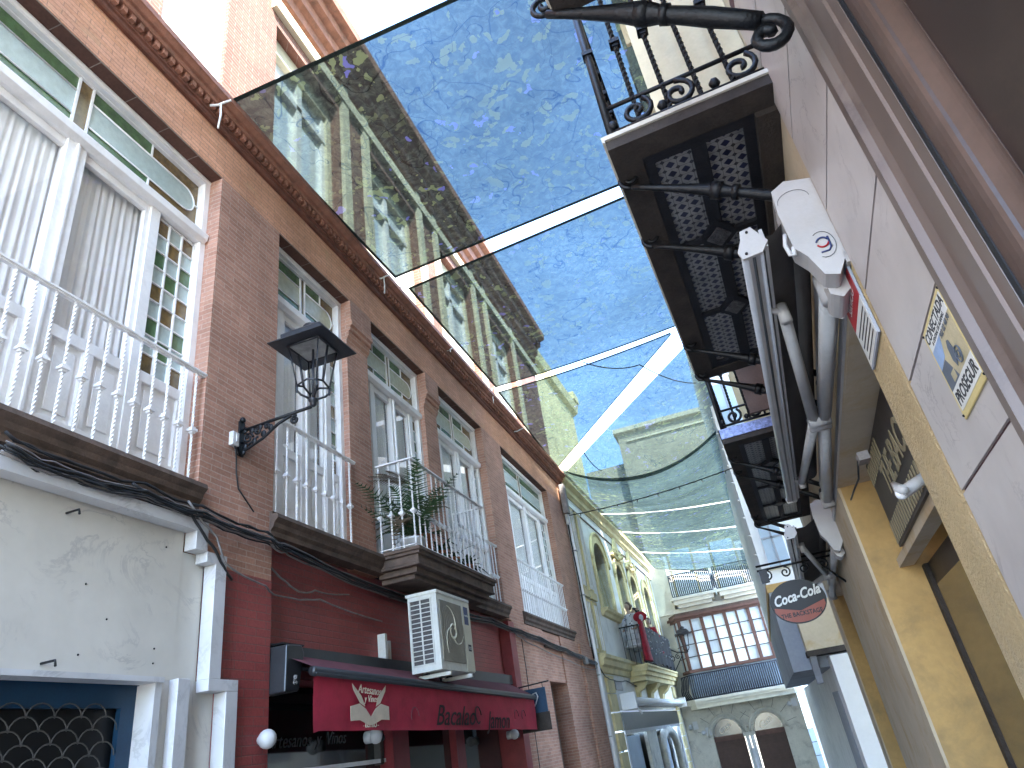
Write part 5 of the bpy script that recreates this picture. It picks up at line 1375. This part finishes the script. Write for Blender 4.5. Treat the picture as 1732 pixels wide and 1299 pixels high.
def balcony(u0, u1, struts, tiled_edge=False, nn=.745, z=3.94, near=True, panels=True):
    B = OB
    m = MB(R)
    th = .12 if tiled_edge else .05
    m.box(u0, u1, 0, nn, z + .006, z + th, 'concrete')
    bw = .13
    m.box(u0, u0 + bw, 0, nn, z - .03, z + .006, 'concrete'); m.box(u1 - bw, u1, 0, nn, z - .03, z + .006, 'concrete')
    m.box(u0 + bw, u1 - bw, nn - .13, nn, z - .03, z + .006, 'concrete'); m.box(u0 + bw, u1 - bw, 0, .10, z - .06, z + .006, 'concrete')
    m.prof([(nn, z + th - .04), (nn + .012, z + th - .035), (nn + .015, z + th - .005), (nn, z + th)], u0 - .012, u1 + .012, 'stoneF' if not tiled_edge else 'concrete'); m.box(u0 - .012, u0, 0, nn, z + (.02 if tiled_edge else .025), z + th - .001, 'bluetile' if tiled_edge else 'stoneF')
    sl = m.build('balcony_slab', B)
    if panels:
        m = MB(R); a, b, c, d = u0 + bw, u1 - bw, .10, nn - .13
        m.quad((a, c, z + .004), (b, c, z + .004), (b, d, z + .004), (a, d, z + .004), 'tile'); m.build('tile_panel', sl)
        m = MB(R); mid = (c + d) / 2; fw = .035
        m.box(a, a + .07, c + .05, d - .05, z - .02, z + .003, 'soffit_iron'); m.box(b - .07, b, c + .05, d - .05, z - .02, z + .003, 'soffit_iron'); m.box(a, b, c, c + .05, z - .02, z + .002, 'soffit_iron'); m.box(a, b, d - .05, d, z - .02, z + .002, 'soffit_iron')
        nb = max(2, round((b - a) / .78)); dl = (b - a) / nb; hx = .12; hy = .075
        m2 = MB(R)
        for i in range(nb):
            s0 = a + i * dl + (hx if i else .07); s1 = a + (i + 1) * dl - (hx if i < nb - 1 else .07)
            m.box(s0, s1, mid - fw, mid + fw, z - .022, z + .0015, 'soffit_iron')
            if i < nb - 1:
                q = a + (i + 1) * dl
                for (y0, y1) in ((c + .05, mid - hy), (mid + hy, d - .05)): m.box(q - .02, q + .02, y0, y1, z - .021, z + .001, 'soffit_iron')
                m.plan([(q - hx - .03, mid), (q, mid + hy + .03), (q + hx + .03, mid), (q, mid - hy - .03)], z - .024, z + .0005, 'soffit_iron')
                m2.plan([(q - hx * .75, mid), (q, mid + hy * .9), (q + hx * .75, mid), (q, mid - hy * .9)], z - .030, z - .0245, 'emboss')
        m.build('soffit_frame', sl); m2.build('embossed_tile', sl)
    m = MB(R); zr = z + th
    def rails(p, q):
        for zz, r_ in ((zr + .04, .012), (zr + .2, .012), (zr + 1.02, .02)): m.tube([(p[0], p[1], zz), (q[0], q[1], zz)], r_, 'iron', 6)
        ln = math.hypot(q[0] - p[0], q[1] - p[1]); k = max(2, round(ln / .26))
        for i in range(k):
            t = (i + .5) / k; cu_, cn_ = p[0] + (q[0] - p[0]) * t, p[1] + (q[1] - p[1]) * t; dx, dy = (q[0] - p[0]) / ln, (q[1] - p[1]) / ln
            sg_ = 1 if i % 2 else -1
            m.tube([(cu_ + dx * a_, cn_ + dy * a_, zz) for a_, zz in spiral((sg_ * .02, zr + .115), .078, .014, 1.35, PI / 2 if sg_ > 0 else PI / 2 + .6, 22)], .0135, 'iron', 6)
            m.ball((cu_ + dx * .1, cn_ + dy * .1, zr + .08), .026, 'iron', 6)
    ed = nn - .035
    rails((u0 + .03, 0), (u0 + .03, ed)); rails((u0 + .03, ed), (u1 - .03, ed)); rails((u1 - .03, ed), (u1 - .03, 0))
    m.tube([(u0 + .03, ed, zr), (u0 + .03, ed, zr + 1.05)], .02, 'iron', 8); m.tube([(u1 - .03, ed, zr), (u1 - .03, ed, zr + 1.05)], .02, 'iron', 8)
    r = m.build('balcony_railing', B)
    k = round((u1 - u0) / .14)
    for i in range(k + 1): inst(bar_me, 'baluster', r, R.p(u0 + .03 + (u1 - u0 - .06) * i / k, ed, zr + .05))
    for i in range(1, 5):
        inst(bar_me, 'baluster', r, R.p(u0 + .03, ed * i / 5, zr + .05)); inst(bar_me, 'baluster', r, R.p(u1 - .03, ed * i / 5, zr + .05))
    for s_ in struts: strut(B, s_)
balcony(2.33, 4.98, (2.56, 3.06, 4.35, 4.87))
balcony(6.53, 10.3, (7.0, 7.5, 9.6, 10.1), True)
balcony(-.8, 1.62, (), panels=False)
strut(OB, 1.60, .77, 3.93, .15, 3.44, 1.25)
# upper windows of the ochre building
for k, (a, b, z0, z1) in enumerate(((2.7, 3.8, 4.1, 6.8), (5.3, 6.3, 4.1, 6.9), (7.6, 8.7, 4.1, 6.9), (2.6, 3.9, 7.9, 10.4), (5.2, 6.4, 7.9, 10.4), (7.6, 8.8, 7.9, 10.4), (10.4, 11.6, 4.5, 7))):
    m = MB(R)
    m.box(a - .12, a, -.02, .06, z0, z1 + .1, 'woodc'); m.box(b, b + .12, -.02, .06, z0, z1 + .1, 'woodc'); m.box(a - .16, b + .16, -.02, .09, z1 + .1, z1 + .26, 'woodc'); m.box(a - .16, b + .16, -.02, .12, z0 - .12, z0, 'woodd')
    c = (a + b) / 2; m.box(c - .05, c + .05, 0, .04, z0, z1 + .1, 'woodc')
    for z in (z0 + .6, z0 + 1.2, z0 + 1.8): m.box(a, b, 0, .03, z - .02, z + .02, 'woodc')
    for s_, x in ((-1, a - .12), (1, b + .12)):
        m.box(min(x, x + s_ * .04), max(x, x + s_ * .04), 0, .42, z0, z1, 'woodd' if k % 2 else 'woodc')
    wn = m.build('upper_window', OB)
    m = MB(R); m.box(a, b, -.004, .012, z0, z1 + .1, 'curtglass'); m.build('pane', wn)
m = MB(R); m.box(1.435, 1.458, -.05, .003, GB, 4.2, 'ink'); m.build('dark_joint', OB)

# folded awnings on the right
def arm_awning(nm, lab, u0, u1, nb0, nb1, zb, mark, sc=1.0, s2=None):
    T = thing(nm, lab, 'awning', R.p((u0 + u1) / 2, .1, zb - .2), 'folded white arm awnings on the ochre wall')
    m = MB(R)
    m.prof([(nb0 - .03, zb - .04), (nb0 + .03, zb - .045), (nb0 + .042, zb + .0), (nb0 + .03, zb + .055), (nb0 - .02, zb + .06), (nb0 - .045, zb + .02), (nb0 - .04, zb - .02)], u0, u1, 'awnbar')
    m.tube([(u0, nb0 + .035, zb - .03), (u1, nb0 + .035, zb - .03)], .018, 'awnbar', 10)
    m.box(u0, u1, nb0 - .06, nb0 - .045, zb - .03, zb + .06, 'awnw')
    m.tube([(u0, nb0 - .028, zb - .044), (u1, nb0 - .028, zb - .044)], .009, 'awnbar', 8); m.tube([(u0, nb0 + .004, zb - .046), (u1, nb0 + .004, zb - .046)], .006, 'alu_dark', 8)
    m.build('front_bar', T)
    m = MB(R)
    for uu in (u0, u1): m.prof([(nb0 - .065, zb - .01), (nb0 - .03, zb - .055), (nb0 + .05, zb - .06), (nb0 + .06, zb - .02), (nb0 + .035, zb + .03), (nb0 + .025, zb + .075), (nb0 - .02, zb + .08)], uu - .012, uu + .004, 'awncap')
    m.ball((u0 - .013, nb0 + .03, zb - .04), .007, 'iron', 6); m.ball((u0 - .013, nb0 - .0, zb + .06), .007, 'iron', 6)
    each(m, 'end_cap', T, .003)
    # roller and cloth
    m = MB(R); m.tube([(u0 + .05, .10, zb + .17), (u1 - .05, .10, zb + .17)], .07, 'awncloth', 16); m.build('roller', T)
    m = MB(R); vs = [(u0 + .02, .12, zb + .105), (u1, .12, zb + .105), (u1, (.12 + nb0) / 2, zb + .03), (u0 + .02, (.12 + nb0) / 2, zb + .03), (u0 + .02, nb0 - .05, zb + .03), (u1, nb0 - .05, zb + .03)]
    m.add(vs, [(0, 1, 2, 3), (3, 2, 5, 4)], 'awncloth', True); m.build('folded_cloth', T)
    # wall bracket and near cover
    m = MB(R)
    q = zb - .2
    m.prof([(.0, q + .42), (.0, q + .02), (.05, q - .06), (.10, q - .04), (.13, q + .06), (.165, q + .12), (.17, q + .30), (.16, q + .42), (.10, q + .45)], u0 + .0, u0 + .11, 'awncap')
    m.prof([(.01, q + .03), (.09, q + .02), (.09, q - .07), (.05, q - .10), (.01, q - .07)], u0 + .11, u0 + .30, 'awncap')
    bx = m.build('end_cover', T, bevel=.014)
    if mark:
        m = MB(R); n_, z_ = .062, q + .09; uu = u0 - .0025
        m.tube([(uu + .0, n_ + .044 * math.cos(t * PI / 12), z_ + .062 * math.sin(t * PI / 12)) for t in range(4, 21)], .0012, 'alu_dark', 4)
        for a0, a1, rr, mm in ((200, 340, .022, 'inkr'), (20, 160, .022, 'navy')): m.tube([(uu, n_ + rr * math.cos(R_(a0 + (a1 - a0) * t / 10)), z_ + .01 + rr * math.sin(R_(a0 + (a1 - a0) * t / 10))) for t in range(11)], .004, mm, 6)
        m.tube([(uu, n_ - .024, z_ + .03), (uu, n_ - .024, z_ - .02), (uu, n_ - .012, z_ - .034), (uu, n_ + .018, z_ - .034)], .004, 'navy', 6)
        m.tube([(uu, .02 + .075 + .062 * math.cos(t * PI / 12), q + .34 + .05 * math.sin(t * PI / 12)) for t in range(0, 13)], .001, 'alu_dark', 4)
        m.build('round_mark', T)
        m = MB(R); m.tube([(u0 + .01, .175, q + .2), (u0 + .01, .19, q + .15), (u0 + .01, .185, q + .10), (u0 + .01, .17, q + .09), (u0 + .01, .165, q + .13)], .009, 'plastic', 6); m.build('crank_eye', T)
    # two folding arms whose elbows meet towards the middle
    um = u0 + (u1 - u0) * .42
    def arm(us, ue, uf, dz):
        m = MB(R)
        sh = (us, .06, q + .02 + dz); el = (ue, .09, q - .0 + dz); fo = (uf, nb0 - .055, zb - .03)
        def bar(a, b, r_):
            m.tube([a, b], r_, 'awnw', 6)
        bar(sh, el, [.043 * sc, .037 * sc]); bar((el[0], el[1] + .06, el[2] + .005), (fo[0], fo[1] - .03, fo[2] - .03), [.034 * sc, .028 * sc])
        m.tube([(el[0], el[1] - .03, el[2]), (el[0] + (.06 if ue < uf else -.06) * 0, el[1] + .09, el[2])], .045 * sc, 'awnw', 12)
        m.tube([(fo[0], fo[1] - .03, fo[2] - .075), (fo[0], fo[1] - .03, fo[2] + .02)], .028 * sc, 'awncap', 12); m.tube([(fo[0], fo[1] - .03, fo[2] - .02), (fo[0] - .02, fo[1] + .03, fo[2] + .01), (fo[0] - .02, fo[1] + .05, fo[2] + .02)], .018 * sc, 'awncap', 8)
        m.tube([(us, .06, q - .04 + dz), (us, .06, q + .09 + dz)], .05 * sc, 'awncap', 12)
        m.build('folding_arm', T)
    arm(u0 + .24, um - .02, u0 + .55, 0); arm(u1 - .3, um + .06, u1 - .6, 0)
    m = MB(R)
    m.box(u0 + .1, u1, 0, .05, zb + .0, zb + .05, 'awnw'); m.build('mounting_bar', T)
    return T
arm_awning('arm_awning', 'near white folded arm awning with a round red and blue mark on its end cover', 2.5, 6.6, .31, .31, 3.28, True)
arm_awning('arm_awning', 'smaller folded arm awning beyond the marked one, above the oval sign', 7.0, 11.0, .42, .42, 3.05, False, 1.0)
# oval hanging sign
OSN = thing('oval_sign', 'black oval Coca-Cola sign with THE BACKSTAGE on a red band, hung from a scrolled bracket', 'sign', R.p(8.5, .6, 2.4))
uo = 8.3
no, zo = xsec(R, 1350, 1017, uo)
m = MB(R); rx, rz = .29, .225
ell = lambda k, s=1.0, a0=0, a1=2 * PI: [(no + rx * s * math.cos(a0 + (a1 - a0) * i / k), zo + rz * s * math.sin(a0 + (a1 - a0) * i / k)) for i in range(k + (0 if a1 - a0 > 6.2 else 1))]
m.prof(ell(40), uo - .03, uo + .03, 'ink'); m.build('board', OSN, bevel=.006)
m = MB(R); m.prof(ell(24, .96, PI + .35, 2 * PI - .35) + [(no + rx * .9, zo - .03), (no, zo - .10), (no - rx * .9, zo - .03)][::1], uo - .034, uo - .0301, 'signred'); m.build('red_band', OSN)
m = MB(R)
Fo = Fr(R.p(uo - .036, no, 0), -R.n, -R.u)      # faces the camera, reads left to right
text(m, 'Coca-Cola', Fo, 0, 0, zo + .01, .145, 'signw', shear=.35, ext=.002, wide=.80, tilt=.10, bold=.004)
m.tube([(-.22, .0, zo - .02), (-.1, .0, zo - .045), (.02, .0, zo - .02), (.12, 0, zo + .01)], [.003, .009, .008, .002], 'signw', 6)
text(m, 'THE BACKSTAGE', Fo, 0, .002, zo - .15, .062, 'ink', ext=.0012, wide=.9, bold=.0015); m.build('lettering', OSN)
m = MB(R); zt_o = zo + rz + .17
for d_ in (0, .05): m.tube([(uo, -.0, zt_o + d_), (uo, no + rx + .03, zt_o + d_)], .012, 'iron', 6)
for i in range(4):
    c = no + rx * .8 - i * .2
    m.tube([(uo, a, b) for a, b in spiral((c, zt_o - .07), .06, .012, 1.4, PI / 2, 18)], .009, 'iron', 6)
m.box(uo - .02, uo + .02, no + rx * .75, no + rx * 1.05, zt_o - .14, zt_o, 'ink'); m.tube([(uo, .0, zt_o - .3), (uo, .25, zt_o)], .012, 'iron', 6)
m.build('scroll_bracket', OSN)

# projecting house beyond
Y2 = 16
G = Fr((0, Y2, 0), (1, 0, 0), (0, -1, 0))
GH = thing('projecting_house', 'pale rendered house with grey lower part projecting into the street beyond the oval sign', 'building', (1.6, Y2, 0))
xg = at(G, 1300, 1000)[0]; zg0 = at(G, 1337, 1148)[1] + .1; zg1 = at(G, 1300, 1003)[1]; xg2 = at(G, 1349, 1060)[0]
m = MB(G); m.box(xg, 6, -12, 0, zg1 + .16, 13.5, 'palewhite'); m.build('upper_wall', GH)  # unseen depth and height shaped for the light reaching the end building
m = MB(G); m.box(xg - .03, 4, -12, .03, zg1 + .0, zg1 + .16, 'ochre'); m.build('ochre_band', GH)
m = MB(G); m.box(xg - .01, 4, -12, .0, zg0, zg1, 'greyp'); m.build('grey_wall', GH)
xw = at(G, 1399, 1113)[0]; xw2 = at(G, 1428, 1113)[0] + .4; zw = at(G, 1399, 1113)[1]
m = MB(G); zb1 = at(G, 1368, 1113)[1]
m.box(xg2, xw2 + .3, 0, .5, zb1 + .1, zb1 + 1.0, 'beige'); m.build('enclosed_balcony', GH)
m = MB(G); m.box(xg2 - .02, xw2 + .3, -.02, .53, zb1 + .0, zb1 + .1, 'concrete'); m.build('dark_moulding', GH)
m = MB(G); m.prof([(0, zb1 - .5), (.1, zb1 - .48), (.15, zb1 - .35), (.4, zb1), (0, zb1)], xg2 + .02, xg2 + .14, 'greyp'); m.build('corbel', GH, bevel=.02)
m = MB(G); m.box(xw, xw2, 0, .7, -4, zw, 'palewhite'); m.build('white_pier', GH)
m = MB(G); m.box(xg2 + .42, 6, -19, .0, -4, zg0, 'pale'); m.build('ground_floor_wall', GH)  # rear run extended out of view to shade the clad building
m = MB(G)
for i in range(9): m.box(xg2 + .40, xg2 + .425, -.9 - i * .18, -.78 - i * .18, -2, zw - .6, 'greyp')
each(m, 'louvre', GH)
m = MB(G)
for z0, z1 in ((zg1 + .5, zg1 + 1.9), (zg1 + 3.2, zg1 + 5)):
    m.box(xg + .18, xg + .62, 0, .04, z0, z1, 'wintile'); m.box(xg + .15, xg + .65, 0, .06, z0 - .06, z0, 'creamw'); m.box(xg + .38, xg + .42, .04, .06, z0, z1, 'greyp'); m.box(xg + .18, xg + .62, .04, .06, z0 + .6, z0 + .64, 'greyp')
m.build('window', GH)
m = MB(G)
for i in range(16): m.tube([(xg - .005, .0, zg1 + .4 + i * .42), (xg - .06, .01, zg1 + .42 + i * .42)], .015, 'rope', 5)
each(m, 'cable_clip', GH)

# ================================================================== shade cloths
ZC = 8.45
XRW = .72
def wl(px, z=ZC):
    u_, n_ = lev(W, px[0], px[1], z); return Vector((u_, n_, z))
def edge(a, b, za=ZC, zb=ZC, ext=True, xr=XRW):
    A, B = wl(a, za), wl(b, zb)
    if ext and B.x < xr:
        t = (xr - A.x) / (B.x - A.x); B = A + (B - A) * t
    return A, B
CL = []
def shade(e0, e1, lab, mm='cloth', s0=0, s1=0, mid=.05, hem=True, n=(26, 16), ripple=.0):
    (A, B), (D, C) = e0, e1
    m = MB(W); vs, fs = [], []
    nu, nv_ = n
    def pt(s, t):
        a = A.lerp(B, s); d = D.lerp(C, s); p = a.lerp(d, t)
        sg_ = (s0 * (1 - t) + s1 * t) * 4 * s * (1 - s) + mid * 16 * s * (1 - s) * t * (1 - t)
        p.z -= sg_; p.z += ripple * math.sin(t * 22 + s * 5) * s * (1 - s) * 4
        return p
    for j in range(nv_ + 1):
        for i in range(nu + 1): vs.append(pt(i / nu, j / nv_))
    for j in range(nv_):
        for i in range(nu): fs.append((j * (nu + 1) + i, j * (nu + 1) + i + 1, (j + 1) * (nu + 1) + i + 1, (j + 1) * (nu + 1) + i))
    m.add(vs, fs, mm, True, raw=True)
    o = m.build('shade_cloth'); tag(o, lab, 'shade cloth', 'printed shade cloths stretched over the street')
    if hem:
        for nm_, t in (('near_hem', 0), ('far_hem', 1)):
            m = MB(W); w_ = .05
            q = [pt(i / 40, t) for i in range(41)]
            d_ = (D - A).normalized() * w_
            vs = [p + d_ * (0 if t == 0 else -1) - Vector((0, 0, .006)) for p in q] + [p + d_ * (1 if t == 0 else 0) - Vector((0, 0, .006)) for p in q]
            m.add(vs, [(i, i + 1, 42 + i, 41 + i) for i in range(40)], 'hem', raw=True)
            m.build('hem', o)
        m = MB(W); q = [pt(0, i / 20) for i in range(21)]
        m.add([p - Vector((0, 0, .008)) for p in q] + [p + Vector((.045, 0, -.008)) for p in q], [(i, i + 1, 22 + i, 21 + i) for i in range(20)], 'hem', raw=True); m.build('hem', o)
    return o
e1a = edge((382, 172), (760, -2)); e1b = edge((668, 470), (1040, 317))
e2a = edge((690, 487), (1040, 338)); e2b = edge((838, 655), (1128, 555))
e3a = edge((842, 663), (1128, 562)); e3b = edge((942, 792), (1128, 572), ext=False)
shade(e1a, e1b, 'largest and nearest blue shade cloth, stretched from the brick cornice beside the camera')
shade(e2a, e2b, 'second shade cloth from the camera, between the two straight white gaps of sky', s1=.06)
e3a = (e3a[0], e3a[0].lerp(e3a[1], 1)); 
tip = wl((1134, 562)); e3a = (e3a[0], tip); e3b = (e3b[0], tip + Vector((0, .1, 0)))
shade(e3a, e3b, 'triangular shade cloth narrowing towards the right between two slanting gaps', s0=.06)
e4a = edge((958, 797), (1143, 602), ext=True); 
e4b = edge((956, 799), (1196, 733), 8.45, 8.3, ext=True)
shade(e4a, e4b, 'shade cloth beyond the widest slanting gap, with a deep sagging far edge', s1=.75, mid=.1)
e5 = [((e4b[0] + Vector((0, -.35, -.03)), e4b[1] + Vector((0, -.35, -.03))), .75), (edge((988, 868), (1230, 846), 8.4, 8.4), .15), (edge((1052, 899), (1245, 889), 8.4, 8.2), .12), (edge((1083, 933), (1262, 926), 8.35, 7.7), .1), (edge((1106, 962), (1270, 963), 8.1, 7.2), .08)]
labs = ['first strip of greenish shade cloth behind the sagging edge', 'second strip of greenish shade cloth beyond the sagging edge', 'third greenish shade cloth strip, above the yellow cornice', 'last full strip of greenish shade cloth before the end of the street']
for i in range(4):
    a, sa = e5[i]; b, sb = e5[i + 1]
    g_ = Vector((0, .16 if i else 0, 0))
    shade((a[0] + g_, a[1] + g_), b, labs[i], 'cloth2', s0=sa, s1=sb, mid=.12, hem=False, ripple=.02)
a, sa = e5[4]
C_ = wl((1287, 996), 6.6)
g_ = Vector((0, .1, 0))
shade((a[0] + g_, a[1] + g_), (a[0] + Vector((.3, .15, -.05)), C_), 'hanging triangular end of shade cloth in front of the far upper balcony', 'cloth2', mid=.1, hem=False)
# support ropes under the distant strips
for i in range(1, 5):
    (a, b), s_ = e5[i]
    m = MB(W); m.tube([a.lerp(b, t / 20) + Vector((0, .08, -.02 - s_ * 4 * t / 20 * (1 - t / 20))) for t in range(21)], .014, 'rope', 6, raw=True)
    tag(m.build('rope'), ['white rope under the joint nearest the festoon cable', 'white rope at the second joint of the greenish cloth', 'white rope at the third joint of the greenish cloth', 'white rope along the last joint above the far balcony'][i - 1], 'rope', 'ropes carrying the distant shade cloths')
# festoon cable with lamp holders
A = L.p(*[at(L, 962, 872, .1)[0], .1, at(L, 962, 872, .1)[1]])
G0 = Fr((0, 15.95, 0), (1, 0, 0), (0, -1, 0)); bu, bz = at(G0, 1240, 791); B = G0.p(bu, 0, bz)
FC = thing('festoon_cable', 'black cable with small lamp holders slung across the street under the greenish cloths', 'cable', A)
m = MB(W); P = [A.lerp(B, t / 24) - Vector((0, 0, .1 * 4 * t / 24 * (1 - t / 24))) for t in range(25)]
m.tube(P, .013, 'cable', 6, raw=True); m.tube([p + Vector((.0, .01, .015 * math.sin(i * 1.9))) for i, p in enumerate(P)], .008, 'cable', 5, raw=True); m.build('wire', FC)
for i in range(2, 24, 3):
    p = P[i]; m = MB(W); m.tube([p, p - Vector((0, 0, .05))], .013, 'cable', 6, raw=True); m.lathe(p - Vector((0, 0, .08)), [(.006, 0), (.015, .015), (.012, .035)], 'bulb', 8, raw=True); m.build('lamp_holder', FC)
for a, b, lab in (((985, 612), (1082, 617), 'thin black wire hanging under the triangular cloth'), ((1082, 617), (1178, 648), 'thin black wire crossing the widest white gap'), ((985, 762), (1018, 796), 'short thin black wire beside the brick corner')):
    p, q = wl(a, 8.2), wl(b, 8.2)
    m = MB(W); m.tube([p.lerp(q, t / 12) - Vector((0, 0, .12 * 4 * t / 12 * (1 - t / 12))) for t in range(13)], .012, 'cable', 5, raw=True); tag(m.build('wire'), lab, 'wire')
# rope ties and hooks at the brick cornice
def tie(x, y, ln, lab):
    u_, z_ = at(L, x, y, .2)
    m = MB(L); m.tube([(u_, .23, z_), (u_ - .02, .16, z_ - .03), (u_ - .06, .09, z_ - .04)], .014, 'rope', 6); m.tube([(u_, .23, z_), (u_ + .02, .3, z_ + .02)], .012, 'rope', 6)
    m.tube([(u_ - .02, .2, z_ - .02), (u_ - .01, .2, z_ - ln * .5), (u_ - .03, .2, z_ - ln)], .011, 'rope', 6)
    tag(m.build('rope_tie'), lab, 'rope', 'rope ties on the brick cornice')
tie(376, 175, .42, 'white rope tie with a long loose end at the near corner of the largest cloth')
tie(650, 468, .34, 'white rope tie hanging at the first gap between the cloths')
tie(676, 486, .05, 'short white rope tie just beyond the first gap between the cloths')
tie(762, 590, .08, 'short white rope tie half way along the second cloth')
tie(832, 658, .36, 'white rope tie hanging at the narrow second gap between the cloths')
tie(878, 727, .03, 'tiny white rope tie under the triangular cloth')
